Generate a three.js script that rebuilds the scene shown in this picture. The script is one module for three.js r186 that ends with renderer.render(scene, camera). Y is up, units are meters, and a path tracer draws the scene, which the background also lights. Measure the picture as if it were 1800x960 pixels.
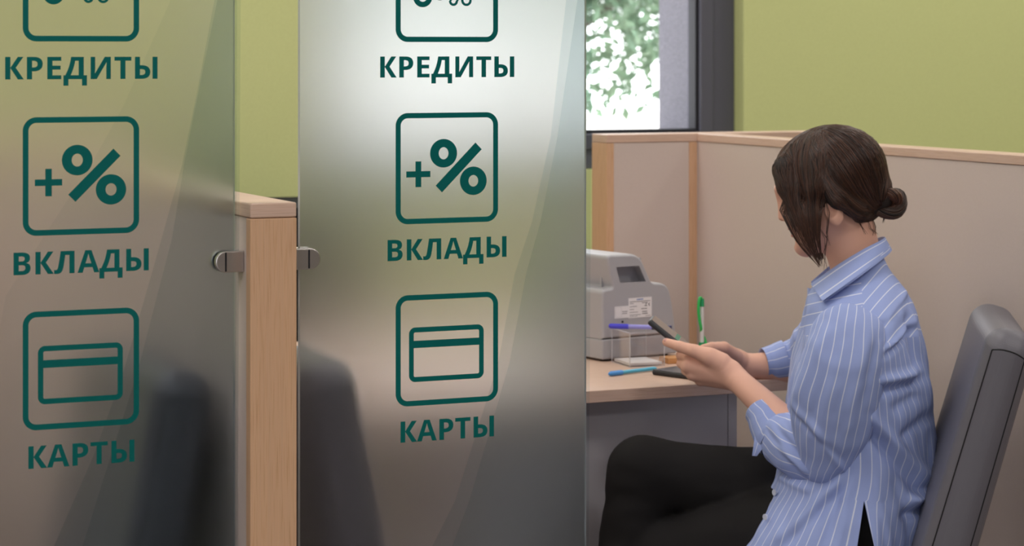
import * as THREE from 'three';
import { RoundedBoxGeometry } from 'three/addons/geometries/RoundedBoxGeometry.js';
import { mergeGeometries, mergeVertices } from 'three/addons/utils/BufferGeometryUtils.js';
import { TextGeometry } from 'three/addons/geometries/TextGeometry.js';
import { FontLoader } from 'three/addons/loaders/FontLoader.js';
import { RectAreaLightUniformsLib } from 'three/addons/lights/RectAreaLightUniformsLib.js';
import { createNoise3D, createNoise2D } from 'simplex-noise';

// ---------------------------------------------------------------- camera, sky, exposure
const scene = new THREE.Scene();
const renderer = new THREE.WebGLRenderer({ antialias: true });
renderer.toneMapping = THREE.LinearToneMapping;
renderer.toneMappingExposure = 1.15;
renderer.shadowMap.enabled = true;
RectAreaLightUniformsLib.init();

const EYE = 1.36;                       // camera height
const FOCAL = 4200, HORIZON = 88;       // focal length and horizon of the 1800 x 960 picture, in its pixels
const YAW = Math.atan(0.4375), SY = Math.sin(YAW), CY = Math.cos(YAW);
const FULL = 2 * (960 - HORIZON);
const camera = new THREE.PerspectiveCamera(2 * Math.atan(FULL / 2 / FOCAL) * 180 / Math.PI, 1800 / FULL, 0.05, 200);
camera.position.set(0, EYE, 0);
camera.lookAt(SY * 10, EYE, -CY * 10);
camera.setViewOffset(1800, FULL, 0, FULL / 2 - HORIZON, 1800, 960);   // a shifted lens: verticals stay vertical
camera.focus = 3.4;
camera.userData.fStop = 10;

scene.background = new THREE.Color().setRGB(4.0, 4.05, 4.2);   // bright overcast sky outside the window

// ---------------------------------------------------------------- helpers
let seed = 20240611;
function rnd() { seed = (seed + 0x6d2b79f5) | 0; let t = Math.imul(seed ^ (seed >>> 15), 1 | seed); t = (t + Math.imul(t ^ (t >>> 7), 61 | t)) ^ t; return ((t ^ (t >>> 14)) >>> 0) / 4294967296; }
const noise3 = createNoise3D(rnd), noise2 = createNoise2D(rnd);
const V = (x, y, z) => new THREE.Vector3(x, y, z);
const lerp = (a, b, t) => a + (b - a) * t, clamp = (x, a = 0, b = 1) => Math.min(b, Math.max(a, x));
const smooth = (a, b, x) => { const t = clamp((x - a) / (b - a)); return t * t * (3 - 2 * t); };
const sRGB = (hex) => new THREE.Color(hex);
const lin = (r, g, b) => new THREE.Color().setRGB(r, g, b);

const used = {};
function numbered(name) { const n = used[name] = (used[name] ?? -1) + 1; return n ? name + '_' + String(n).padStart(3, '0') : name; }
function mesh(name, geometry, material, parent) {
  faceOut(geometry);
  const m = new THREE.Mesh(geometry, material);
  m.name = parent ? name : numbered(name);
  m.castShadow = m.receiveShadow = true;
  (parent ?? scene).add(m);
  return m;
}
// turn the triangles round where they run against the normals
function faceOut(g) {
  const p = g.attributes.position, n = g.attributes.normal, ix = g.index; if (!n) return;
  let s = 0; const count = (ix ?? p).count, at = (k) => (ix ? ix.getX(k) : k), a = V(), b = V(), c = V(), w = V(), step = 3 * Math.max(1, Math.floor(count / 3 / 400));
  for (let k = 0; k + 2 < count; k += step) { const i = at(k); a.fromBufferAttribute(p, i); b.fromBufferAttribute(p, at(k + 1)).sub(a); c.fromBufferAttribute(p, at(k + 2)).sub(a); w.fromBufferAttribute(n, i); s += Math.sign(b.cross(c).dot(w)); }
  if (s >= 0) return;
  if (ix) for (let k = 0; k < count; k += 3) { const t = ix.getX(k + 1); ix.setX(k + 1, ix.getX(k + 2)); ix.setX(k + 2, t); }
  else for (const q of Object.values(g.attributes)) for (let k = 0; k < count; k += 3) for (let e = 0; e < q.itemSize; e++) { const t = q.getComponent(k + 1, e); q.setComponent(k + 1, e, q.getComponent(k + 2, e)); q.setComponent(k + 2, e, t); }
}
function thing(name, label, category, pos = [0, 0, 0], turn = 0, group) {
  const g = new THREE.Group();
  g.name = numbered(name); g.position.set(...pos); g.rotation.y = turn;
  g.userData = { label, category };
  if (group) g.userData.group = group;
  scene.add(g);
  return g;
}
function tag(o, label, category, group) { o.userData = { label, category }; if (group) o.userData.group = group; return o; }
function struct(name, geometry, material, label, category = name.split('_')[0]) { const m = mesh(name, geometry, material); m.userData = { kind: 'structure', label, category }; return m; }
// box from its two corners, with uv in metres
function bx(x0, x1, y0, y1, z0, z1, r = 0) {
  const w = x1 - x0, h = y1 - y0, d = z1 - z0;
  const g = r ? new RoundedBoxGeometry(w, h, d, 2, r) : new THREE.BoxGeometry(w, h, d);
  g.translate((x0 + x1) / 2, (y0 + y1) / 2, (z0 + z1) / 2);
  return boxUV(g);
}
function boxUV(g0, turn = false) {
  const g = g0.index ? g0.toNonIndexed() : g0, p = g.attributes.position, n = g.attributes.normal, uv = new Float32Array(p.count * 2);
  for (let i = 0; i < p.count; i += 3) {
    const ax = Math.abs(n.getX(i) + n.getX(i + 1) + n.getX(i + 2)), ay = Math.abs(n.getY(i) + n.getY(i + 1) + n.getY(i + 2)), az = Math.abs(n.getZ(i) + n.getZ(i + 1) + n.getZ(i + 2));
    for (let k = i; k < i + 3; k++) {
      const x = p.getX(k), y = p.getY(k), z = p.getZ(k);
      let a, b;
      if (ax >= ay && ax >= az) { a = z; b = y; } else if (ay >= az) { a = x; b = z; } else { a = x; b = y; }
      uv[2 * k] = turn ? b : a; uv[2 * k + 1] = turn ? a : b;
    }
  }
  g.setAttribute('uv', new THREE.BufferAttribute(uv, 2));
  return g;
}
const merged = (list) => mergeGeometries(list.map((g) => { const q = g.index ? g.toNonIndexed() : g; for (const k of Object.keys(q.attributes)) if (!['position', 'normal', 'uv'].includes(k)) q.deleteAttribute(k); return q; }));
function tube(points, r, seg = 40, sides = 10, closed = false) { return new THREE.TubeGeometry(new THREE.CatmullRomCurve3(points.map((p) => (p.isVector3 ? p : V(...p))), closed, 'centripetal'), seg, r, sides, closed); }
function dataTexture(w, h, fn, srgb = true, repeat) {
  const d = new Uint8Array(w * h * 4);
  for (let y = 0; y < h; y++) for (let x = 0; x < w; x++) { const c = fn(x / w, y / h, x, y), o = (y * w + x) * 4; for (let k = 0; k < 3; k++) d[o + k] = clamp(Math.round(Array.isArray(c) ? c[k] : c), 0, 255); d[o + 3] = 255; }
  const t = new THREE.DataTexture(d, w, h);
  t.wrapS = t.wrapT = THREE.RepeatWrapping; t.magFilter = THREE.LinearFilter; t.minFilter = THREE.LinearMipmapLinearFilter; t.generateMipmaps = true;
  if (srgb) t.colorSpace = THREE.SRGBColorSpace;
  if (repeat) t.repeat.set(...repeat);
  t.needsUpdate = true;
  return t;
}
// noise that tiles over the unit square
function tileNoise(u, v, fu, fv, k = 0) { const a = u * 2 * Math.PI, b = v * 2 * Math.PI; return noise3(Math.cos(a) * fu + k * 17.1, Math.sin(a) * fu + Math.cos(b) * fv * 1.3, Math.sin(b) * fv - k * 5.3); }
// where the ray through a picture position meets the plane z = -away, or x = const, in the room
function onZ(u, v, away) { const t = (u - 900) / FOCAL, d = away / (CY - t * SY); return V(d * (t * CY + SY), EYE - (v - HORIZON) / FOCAL * d, -away); }

// ---------------------------------------------------------------- materials
const woodTex = (base, seedK) => dataTexture(512, 512, (u, v) => {
  const g = tileNoise(u, v, 22, 0.25, seedK) * 0.5 + tileNoise(u, v, 40, 0.6, seedK + 3) * 0.35, pore = tileNoise(u, v, 90, 1.5, seedK + 7);
  const k = 1 + g * 0.032 - (pore > 0.36 ? (pore - 0.36) * 0.26 : 0);
  const q = pore > 0.3 ? (pore - 0.3) * 0.1 : 0; return [base[0] * (k + q * 0.8), base[1] * (k - 0.004 * g), base[2] * (k - 0.02 * g - q)];
}, true);
const WOOD = [214, 174, 140];
const woodUp = new THREE.MeshStandardMaterial({ map: woodTex(WOOD, 1), roughness: 0.5 });         // grain along v
woodUp.map.repeat.set(4, 1.1);
const woodAlong = new THREE.MeshStandardMaterial({ map: woodTex([211, 182, 165], 2), roughness: 0.42 });   // grain along u
woodAlong.map.repeat.set(4, 1.1); woodAlong.map.rotation = Math.PI / 2;
const laminate = new THREE.MeshStandardMaterial({ map: dataTexture(256, 256, (u, v) => { const n = tileNoise(u, v, 24, 24) * 1.6 + (rnd() - 0.5) * 3; return [208 + n, 193 + n, 186 + n]; }), roughness: 0.55 });
laminate.map.repeat.set(3, 3);
const greyLaminate = new THREE.MeshStandardMaterial({ color: sRGB('#c6c3c8'), roughness: 0.5 });
const wallPaint = new THREE.MeshStandardMaterial({ map: dataTexture(256, 256, (u, v) => { const n = tileNoise(u, v, 18, 18, 2) * 1.5 + (rnd() - 0.5) * 4; return [208 + n, 215 + n, 152 + n]; }), roughness: 0.85 });
wallPaint.map.repeat.set(1.5, 1.5);
const whitePaint = new THREE.MeshStandardMaterial({ color: sRGB('#e2dcd5'), roughness: 0.9 });
const greyPaint = new THREE.MeshStandardMaterial({ color: sRGB('#8a8581'), roughness: 0.9 });
const ceilingMat = new THREE.MeshStandardMaterial({ color: sRGB('#ece8e2'), roughness: 0.95 });
const floorMat = new THREE.MeshStandardMaterial({ map: dataTexture(256, 256, (u, v) => { const n = tileNoise(u, v, 9, 9, 5) * 6 + (rnd() - 0.5) * 10; return [128 + n, 118 + n, 110 + n]; }), roughness: 0.45 });
const frameMat = new THREE.MeshStandardMaterial({ color: sRGB('#5c5d6a'), roughness: 0.45 });
const gasketMat = new THREE.MeshStandardMaterial({ color: sRGB('#23242c'), roughness: 0.7 });
const paneMat = new THREE.MeshPhysicalMaterial({ color: 0xffffff, transmission: 1, roughness: 0, thickness: 0, ior: 1.5 });
const plaster = new THREE.MeshStandardMaterial({ map: dataTexture(512, 512, (u, v) => { const n = tileNoise(u, v, 14, 30, 8) * 16 + tileNoise(u, v, 50, 90, 9) * 22 + (rnd() - 0.5) * 14; return [117 + n, 116 + n, 126 + n]; }), roughness: 0.95, bumpMap: dataTexture(512, 512, (u, v) => 128 + tileNoise(u, v, 14, 30, 8) * 60 + tileNoise(u, v, 50, 90, 9) * 60, false), bumpScale: 0.004 });
plaster.map.repeat.set(1.6, 1.6); plaster.bumpMap.repeat.set(1.6, 1.6);
const steel = new THREE.MeshStandardMaterial({ color: sRGB('#c9c4c2'), metalness: 1, roughness: 0.36 });
const darkMetal = new THREE.MeshPhysicalMaterial({ color: sRGB('#222328'), roughness: 0.8, specularIntensity: 0.3 });

// ---------------------------------------------------------------- the room
const WALL = 5.9, CEIL = 3.0, XL = -4.2, XR = 6.8, ZF = 3.6;           // inner faces: back wall z = -WALL, side walls, wall behind the camera
struct('floor', bx(XL - 0.3, XR + 0.3, -0.2, 0, -WALL - 0.32, ZF + 0.3), floorMat, 'dark beige floor of the bank hall');
struct('ceiling', bx(XL - 0.3, XR + 0.3, CEIL, CEIL + 0.2, -WALL - 0.32, ZF + 0.3), ceilingMat, 'white ceiling of the bank hall');
struct('wall_left', bx(XL - 0.3, XL, 0, CEIL, -WALL, ZF), greyPaint, 'grey side wall beyond the left booth');
struct('wall_right', bx(XR, XR + 0.3, 0, CEIL, -WALL, ZF), wallPaint, 'green side wall beyond the right booth');
const E0 = -4.0, E1 = -1.7, EB = 0.25, ET = 2.7;                          // glazed front of the hall, behind the viewer to the left
struct('wall_front', merged([bx(XL - 0.3, E0, 0, CEIL, ZF, ZF + 0.3), bx(E1, XR + 0.3, 0, CEIL, ZF, ZF + 0.3), bx(E0, E1, 0, EB, ZF, ZF + 0.3), bx(E0, E1, ET, CEIL, ZF, ZF + 0.3)]), greyPaint, 'grey wall behind the viewer');
const W0 = 1.99, W1 = 3.293, WB = 1.032, WT = 2.45;                     // window opening
const around = (z0, z1, a = W0, b = W1, c = WB, d = WT) => merged([bx(XL - 0.3, a, 0, CEIL, z0, z1), bx(b, XR + 0.3, 0, CEIL, z0, z1), bx(a, b, 0, c, z0, z1), bx(a, b, d, CEIL, z0, z1)]);
struct('wall_back', around(-WALL - 0.126, -WALL), wallPaint, 'light green painted back wall around the window');
struct('wall_exterior', around(-WALL - 0.34, -WALL - 0.126, W0 + 0.09, 3.2, WB + 0.088, WT - 0.09), plaster, 'grey rough plaster outside the window');

// window: outer frame, sash, gasket, pane
{
  const w = new THREE.Group(); w.name = 'window_1'; w.userData = { kind: 'structure', label: 'dark grey framed window with trees outside', category: 'window' }; scene.add(w);
  const ring = (x0, x1, y0, y1, t, z0, z1, r = 0.004) => merged([bx(x0, x1, y0, y0 + t, z0, z1, r), bx(x0, x1, y1 - t, y1, z0, z1, r), bx(x0, x0 + t, y0 + t, y1 - t, z0, z1, r), bx(x1 - t, x1, y0 + t, y1 - t, z0, z1, r)]);
  mesh('window_frame', ring(W0, W1, WB, WT, 0.078, -WALL - 0.125, -WALL - 0.052), frameMat, w);
  mesh('window_sash', ring(W0 + 0.072, W1 - 0.072, WB + 0.055, WT - 0.072, 0.042, -WALL - 0.115, -WALL - 0.043), frameMat, w);
  mesh('gasket', ring(W0 + 0.112, W1 - 0.112, WB + 0.095, WT - 0.112, 0.012, -WALL - 0.1, -WALL - 0.055, 0.002), gasketMat, w);
  mesh('pane', bx(W0 + 0.118, W1 - 0.118, WB + 0.1, WT - 0.118, -WALL - 0.084, -WALL - 0.08), paneMat, w);
}

{
  const w = new THREE.Group(); w.name = 'window_2'; w.userData = { kind: 'structure', label: 'large street window of the hall behind the viewer', category: 'window' }; scene.add(w);
  mesh('window_frame', merged([bx(E0, E1, EB, EB + 0.07, ZF + 0.1, ZF + 0.17), bx(E0, E1, ET - 0.07, ET, ZF + 0.1, ZF + 0.17), ...[E0, (E0 + E1) / 2 - 0.035, E1 - 0.07].map((x) => bx(x, x + 0.07, EB + 0.07, ET - 0.07, ZF + 0.1, ZF + 0.17))]), frameMat, w);
  for (const x of [E0 + 0.07, (E0 + E1) / 2 + 0.035]) mesh('pane', bx(x, x + (E1 - E0) / 2 - 0.105, EB + 0.07, ET - 0.07, ZF + 0.133, ZF + 0.137), paneMat, w);
}
// outside: pavement and a tree
struct('ground', merged([bx(-30, 40, -0.6, -0.4, -60, -WALL - 0.4), bx(-30, 40, -0.6, -0.4, ZF + 0.35, 40)]), new THREE.MeshStandardMaterial({ color: sRGB('#d9d5cc'), roughness: 0.95 }), 'pale pavement outside the windows');

// ---------------------------------------------------------------- ceiling lights
const lampGlow = new THREE.MeshStandardMaterial({ color: 0xffffff, emissive: lin(1, 0.93, 0.86), emissiveIntensity: 2.5, roughness: 0.9 });
const lampTrim = new THREE.MeshStandardMaterial({ color: sRGB('#d8d8d8'), roughness: 0.5 });
for (const [x, z] of [[-1.6, 1.4], [0.4, 1.4], [2.4, 1.4], [-2.4, -1.5], [0.2, -1.5], [2.8, -1.5], [-1.6, -3.3], [0.3, -3.4], [1.9, -3.4], [4.0, -3.4], [-1.6, -5.1], [0.3, -5.1], [2.1, -5.1], [4.0, -5.1], [5.6, -3.4], [5.6, -5.1]]) {
  const t = thing('ceiling_light', 'square white ceiling light panel above the hall', 'ceiling light', [x, CEIL, z], 0, 'ceiling light panels');
  mesh('frame', merged([bx(-0.31, 0.31, -0.03, 0, -0.31, -0.29), bx(-0.31, 0.31, -0.03, 0, 0.29, 0.31), bx(-0.31, -0.29, -0.03, 0, -0.29, 0.29), bx(0.29, 0.31, -0.03, 0, -0.29, 0.29)]), lampTrim, t);
  mesh('diffuser', bx(-0.29, 0.29, -0.022, -0.002, -0.29, 0.29), lampGlow, t);
  const l = new THREE.RectAreaLight(lin(1, 0.945, 0.915), z > -2 ? 13.5 : 7.2, 0.58, 0.58);
  l.name = 'ceiling_light_lamp'; l.position.set(0, -0.03, 0); l.rotation.x = -Math.PI / 2; t.add(l);
}

// ---------------------------------------------------------------- partitions
const PT = 1.172, RAIL = 0.0185;      // partition height, rail thickness
// a partition running in depth: x0..x1 thick, away from a0 (near end) to a1
function deepPartition(name, label, x0, x1, a0, a1) {
  const t = thing(name, label, 'partition', [0, 0, 0], 0, 'booth partitions');
  mesh('top_rail', bx(x0, x1, PT - RAIL, PT, -a1, -a0, 0.0025), woodAlongZ, t);
  mesh('end_board', bx(x0, x1, 0, PT - RAIL - 0.0006, -a0 - 0.018, -a0, 0.0012), woodUp, t);
  mesh('panel', bx(x0 + 0.002, x1 - 0.002, 0, PT - RAIL - 0.0006, -a1, -a0 - 0.0182), laminate, t);
  return t;
}
const woodAlongZ = woodAlong;
const PB0 = [0.8795, 0.9393], PITCH = 1.6655, PB1 = [PB0[0] + PITCH, PB0[1] + PITCH];
deepPartition('booth_partition', 'beige partition with oak end board and rail between the two glass panels', PB0[0], PB0[1], 2.81, 4.774);
deepPartition('booth_partition', 'long beige partition with oak rail behind the seated woman', PB1[0], PB1[1], 2.81, 4.774);
// a partition running sideways, behind the desk
function crossPartition(x0, x1, xs, label) {
  const t = thing('back_partition', label, 'partition', [0, 0, 0], 0, 'booth partitions');
  const a0 = 4.774, a1 = 4.85;
  mesh('top_rail', bx(x0, x1, PT - RAIL, PT, -a1, -a0, 0.002), woodAlong, t);
  mesh('end_board', bx(x0, x0 + 0.018, 0, PT - RAIL - 0.0006, -a1, -a0, 0.001), woodUp, t);
  mesh('corner_strip', bx(xs - 0.02, xs, 0, PT - RAIL - 0.0006, -a1 + 0.002, -a0, 0.001), woodUp, t);
  mesh('panel', merged([bx(x0 + 0.0182, xs - 0.0202, 0, PT - RAIL - 0.0006, -a1 + 0.002, -a0 - 0.002), bx(xs + 0.0002, x1, 0, PT - RAIL - 0.0006, -a1 + 0.002, -a0 - 0.0005)]), laminate, t);
}
crossPartition(2.318, 2.9, PB1[0], 'short beige partition with oak edges below the window');
crossPartition(2.318 - PITCH, 2.9 - PITCH, PB0[0], 'short beige partition seen blurred through the left glass panel');
// ---------------------------------------------------------------- frosted glass panels with printed icons
const GA = 2.85, GT = 0.008;           // distance of the printed face, glass thickness
const frosted = new THREE.MeshPhysicalMaterial({ color: lin(0.82, 0.815, 0.84), transmission: 1, roughness: 0.29, thickness: 0.008, ior: 1.4 });
const glassEdge = new THREE.MeshPhysicalMaterial({ color: lin(0.56, 0.62, 0.66), transmission: 0.3, roughness: 0.3, thickness: 0.008, ior: 1.5 });
const ink = new THREE.MeshPhysicalMaterial({ color: lin(0.0, 0.15, 0.14), roughness: 0.6, specularIntensity: 0.3, transmission: 0.12, thickness: 0 });
const filmOf = (r, g, b) => new THREE.MeshPhysicalMaterial({ color: lin(r, g, b), roughness: 0.0, transmission: 1, thickness: 0, specularIntensity: 0 });
// the printed film of the glass: overlapping curved bands with sharp outlines, the same on both panels
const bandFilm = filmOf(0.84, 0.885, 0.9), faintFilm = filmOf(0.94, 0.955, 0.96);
const font = await new FontLoader().loadAsync('fonts/droid/droid_sans_bold.typeface.json');

const INK = 0.0004;
const flat = (shapes, z = 0) => { const g = new THREE.ExtrudeGeometry(shapes, { depth: INK, bevelEnabled: false, curveSegments: 20 }); g.translate(0, 0, z); return g; };
function roundRect(x0, y0, x1, y1, r, path = new THREE.Shape()) {
  path.moveTo(x0 + r, y0); path.lineTo(x1 - r, y0); path.absarc(x1 - r, y0 + r, r, -Math.PI / 2, 0); path.lineTo(x1, y1 - r); path.absarc(x1 - r, y1 - r, r, 0, Math.PI / 2);
  path.lineTo(x0 + r, y1); path.absarc(x0 + r, y1 - r, r, Math.PI / 2, Math.PI); path.lineTo(x0, y0 + r); path.absarc(x0 + r, y0 + r, r, Math.PI, Math.PI * 1.5);
  return path;
}
function frameShape(w, h, r, s) { const o = roundRect(-w / 2, -h / 2, w / 2, h / 2, r); o.holes.push(roundRect(-w / 2 + s, -h / 2 + s, w / 2 - s, h / 2 - s, Math.max(0.001, r - s), new THREE.Path())); return o; }
function ellipseRing(x, y, rx, ry, ix, iy) { const s = new THREE.Shape(); s.absellipse(x, y, rx, ry, 0, Math.PI * 2); const h = new THREE.Path(); h.absellipse(x, y, ix, iy, 0, Math.PI * 2); s.holes.push(h); return s; }
function bar(x0, y0, x1, y1, w) { const a = Math.atan2(y1 - y0, x1 - x0), dx = -Math.sin(a) * w / 2, dy = Math.cos(a) * w / 2, s = new THREE.Shape(); s.moveTo(x0 + dx, y0 + dy); s.lineTo(x1 + dx, y1 + dy); s.lineTo(x1 - dx, y1 - dy); s.lineTo(x0 - dx, y0 - dy); s.closePath(); return s; }
function loop(cx, top, bottom, w, lean, s) {   // outline of a finger: a U of stroke s
  const o = new THREE.Shape(), r = w / 2, h = new THREE.Path(), i = r - s;
  o.moveTo(cx - r + lean, top); o.lineTo(cx - r, bottom + r); o.absarc(cx, bottom + r, r, Math.PI, Math.PI * 2); o.lineTo(cx + r + lean, top); o.absarc(cx + lean, top, r, 0, Math.PI);
  h.moveTo(cx - i + lean, top); h.lineTo(cx - i, bottom + r); h.absarc(cx, bottom + r, i, Math.PI, Math.PI * 2); h.lineTo(cx + i + lean, top); h.absarc(cx + lean, top, i, 0, Math.PI);
  o.holes.push(h);
  return o;
}
function wordGeometry(word, width, cap) {
  const g = new TextGeometry(word, { font, size: 1, depth: INK, curveSegments: 6, bevelEnabled: false });
  g.computeBoundingBox();
  const b = g.boundingBox, ref = new TextGeometry('К', { font, size: 1, depth: INK, curveSegments: 2 }); ref.computeBoundingBox();
  g.translate(-(b.min.x + b.max.x) / 2, 0, 0); g.scale(width / (b.max.x - b.min.x), cap / ref.boundingBox.max.y, 1);
  return g;
}
const BOX = 0.142, STEP = 0.2328, BY = [1.3703 + BOX / 2, 1.1375 + BOX / 2, 0.9047 + BOX / 2];
function glassPanel(x0, x1, cx, label, films) {
  const t = thing('glass_screen', label, 'glass screen', [cx, 0, -GA], 0, 'printed frosted glass panels');
  const a = x0 - cx, b = x1 - cx, Y0 = 0.04, Y1 = 1.95;
  const g = new THREE.BoxGeometry(b - a, Y1 - Y0, GT); g.translate((a + b) / 2, (Y0 + Y1) / 2, -GT / 2 - 0.0005);
  const pane = mesh('frosted_pane', g, [glassEdge, glassEdge, glassEdge, glassEdge, frosted, frosted], t);
  mesh('floor_channel', bx(a, b, 0, 0.06, -GT - 0.008, 0.007, 0.002), steel, t);
  let zf = 0;
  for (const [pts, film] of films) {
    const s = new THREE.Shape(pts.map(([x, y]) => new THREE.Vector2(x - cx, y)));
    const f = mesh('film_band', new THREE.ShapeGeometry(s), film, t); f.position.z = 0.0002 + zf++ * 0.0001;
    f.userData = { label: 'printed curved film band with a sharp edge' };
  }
  const words = [['КРЕДИТЫ', 0.186], ['ВКЛАДЫ', 0.165], ['КАРТЫ', 0.1295]];
  const iconName = ['credit_icon', 'percent_icon', 'card_icon'];
  BY.forEach((y, k) => {
    const fr = mesh('icon_frame', flat(frameShape(BOX, BOX, 0.0165, 0.0068), 0.0006), ink, t); fr.position.y = y;
    let shapes;
    if (k === 0) shapes = [ellipseRing(-0.034, -0.0135, 0.013, 0.013, 0.006, 0.006), loop(-0.0105, -0.006, -0.0175, 0.0145, 0, 0.0032), loop(0.0085, -0.008, -0.0245, 0.0125, 0.009, 0.0032), loop(0.0265, -0.006, -0.0245, 0.0145, 0, 0.0032), bar(-0.045, 0.012, 0.03, 0.012, 0.005), ellipseRing(-0.005, 0.04, 0.017, 0.017, 0.0125, 0.0125)];
    if (k === 1) shapes = [bar(-0.0565, -0.0075, -0.0235, -0.0075, 0.0078), bar(-0.04, -0.0075 - 0.0165, -0.04, -0.0075 + 0.0165, 0.0078), ellipseRing(-0.0052, 0.0188, 0.0187, 0.0184, 0.0068, 0.0078), ellipseRing(0.0362, -0.0175, 0.0187, 0.0184, 0.0068, 0.0075), bar(-0.0118, -0.027, 0.0435, 0.0275, 0.0124)];
    if (k === 2) { const c = frameShape(0.1035, 0.0698, 0.0085, 0.0064); shapes = [c, roundRect(-0.05, 0.0085, 0.05, 0.0178, 0.0004)]; }
    const ic = mesh(iconName[k], merged(shapes.map((s, i) => flat(s, 0.0006 + i * 0.00005))), ink, t); ic.position.y = y + (k === 2 ? -0.0055 : 0); ic.position.x = k === 2 ? -0.001 : 0;
    const wd = mesh('lettering', wordGeometry(words[k][0], words[k][1], 0.0269), ink, t);
    wd.position.set(k === 0 ? 0.001 : 0.0005, [1.3249, 1.0912, 0.8589][k], 0.0006);
    wd.userData = { label: 'dark green word ' + words[k][0] };
  });
  return t;
}
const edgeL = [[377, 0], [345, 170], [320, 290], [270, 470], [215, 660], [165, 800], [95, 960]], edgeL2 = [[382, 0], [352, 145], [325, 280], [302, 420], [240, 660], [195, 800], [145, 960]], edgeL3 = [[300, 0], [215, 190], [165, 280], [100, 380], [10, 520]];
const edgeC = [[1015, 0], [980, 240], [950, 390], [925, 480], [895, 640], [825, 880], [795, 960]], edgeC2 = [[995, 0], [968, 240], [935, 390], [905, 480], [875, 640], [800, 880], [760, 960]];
// a tinted film covers the part on one side of a slanting edge; the edge goes on straight beyond the picture
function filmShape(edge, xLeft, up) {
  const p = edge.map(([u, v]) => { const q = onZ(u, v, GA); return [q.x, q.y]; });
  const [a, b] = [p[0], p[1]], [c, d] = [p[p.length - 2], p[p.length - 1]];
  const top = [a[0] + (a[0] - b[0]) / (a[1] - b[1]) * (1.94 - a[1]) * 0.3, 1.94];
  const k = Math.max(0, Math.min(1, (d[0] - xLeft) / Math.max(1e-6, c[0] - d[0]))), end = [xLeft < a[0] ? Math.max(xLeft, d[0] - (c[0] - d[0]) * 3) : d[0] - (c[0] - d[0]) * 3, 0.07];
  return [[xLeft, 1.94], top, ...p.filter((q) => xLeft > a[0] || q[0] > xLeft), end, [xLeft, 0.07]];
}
const LX = [0.4865, 0.872, 0.6796], CX = [0.957, 1.354, 1.1557];
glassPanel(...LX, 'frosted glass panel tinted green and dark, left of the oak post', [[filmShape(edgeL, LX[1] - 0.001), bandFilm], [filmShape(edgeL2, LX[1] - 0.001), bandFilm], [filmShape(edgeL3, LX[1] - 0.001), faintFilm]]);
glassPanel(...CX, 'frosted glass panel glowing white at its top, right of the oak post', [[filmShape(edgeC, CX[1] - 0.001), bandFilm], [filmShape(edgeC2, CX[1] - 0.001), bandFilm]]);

// D-shaped steel clamps that hold the glass to the post
function clamp_(side, label, px, length, y) {
  const t = thing('glass_clamp', label, 'clamp', [px, y, -GA], 0, 'steel glass clamps');
  const h = 0.0118, s = new THREE.Shape(), L = length;
  s.moveTo(0, -h); s.lineTo(L - h, -h); s.absarc(L - h, 0, h, -Math.PI / 2, Math.PI / 2); s.lineTo(0, h); s.closePath();
  const plate = new THREE.ExtrudeGeometry(s, { depth: 0.006, bevelEnabled: true, bevelSize: 0.0012, bevelThickness: 0.0012, bevelSegments: 2, curveSegments: 16 });
  const front = plate.clone().translate(0, 0, 0.003), back = plate.clone().translate(0, 0, -0.019);
  if (side < 0) { front.rotateZ(Math.PI); back.rotateZ(Math.PI); }
  mesh('front_plate', front, steel, t); mesh('back_plate', back, steel, t);
  mesh('web', bx(...(side < 0 ? [-0.006, 0] : [0, 0.0135]), -h, h, -0.014, 0.004), steel, t);
  mesh('groove', bx(...(side < 0 ? [-L * 0.62 - 0.0022, -L * 0.62] : [L * 0.62, L * 0.62 + 0.0022]), -h, h, 0.0098, 0.01035), darkMetal, t);
}
for (const y of [1.0985, 0.35]) {
  clamp_(-1, y > 1 ? 'steel glass clamp on the left of the oak post' : 'lower steel clamp of the left glass panel', PB0[0] - 0.0002, 0.0335, y);
  clamp_(1, y > 1 ? 'steel glass clamp on the right of the oak post' : 'lower steel clamp of the middle glass panel', PB0[1] + 0.0002, 0.04, y);
}
// ---------------------------------------------------------------- desks
function desk(dx, label) {
  const t = thing('desk', label, 'desk', [dx, 0, 0], 0, 'booth desks');
  const x0 = 1.42, x1 = 2.3, a0 = 3.86, a1 = 4.76;
  mesh('desktop', bx(x0, x1, 0.728, 0.75, -a1, -a0, 0.0015), woodAlong, t);
  mesh('modesty_panel', bx(1.66, 2.17, 0.02, 0.7275, -a0 - 0.108, -a0 - 0.09), greyLaminate, t);
  mesh('side_panel', bx(1.64, 1.658, 0, 0.7275, -a1 + 0.02, -a0 - 0.09), greyLaminate, t);
  mesh('side_panel', bx(2.172, 2.19, 0, 0.7275, -a1 + 0.02, -a0 - 0.09), greyLaminate, t);
}
desk(0, 'light oak desk with grey panel beneath, in front of the woman');
desk(-PITCH, 'light oak desk seen blurred through the left glass panel');

// dark cabinet by the back wall
{
  const t = thing('office_cabinet', 'dark grey cabinet by the green wall, behind the oak post', 'cabinet', [1.6, 0, -5.62]);
  mesh('body', bx(-0.4, 0.4, 0, 0.984, -0.22, 0.2, 0.004), darkMetal, t);
  for (const s of [-1, 1]) { const d = mesh('door', bx(s < 0 ? -0.398 : 0.002, s < 0 ? -0.002 : 0.398, 0.06, 0.975, 0.2005, 0.218, 0.003), darkMetal, t); mesh('handle', bx(s * 0.04 - 0.006, s * 0.04 + 0.006, 0.5, 0.62, 0.219, 0.23, 0.003), steel, d); }
}

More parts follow.
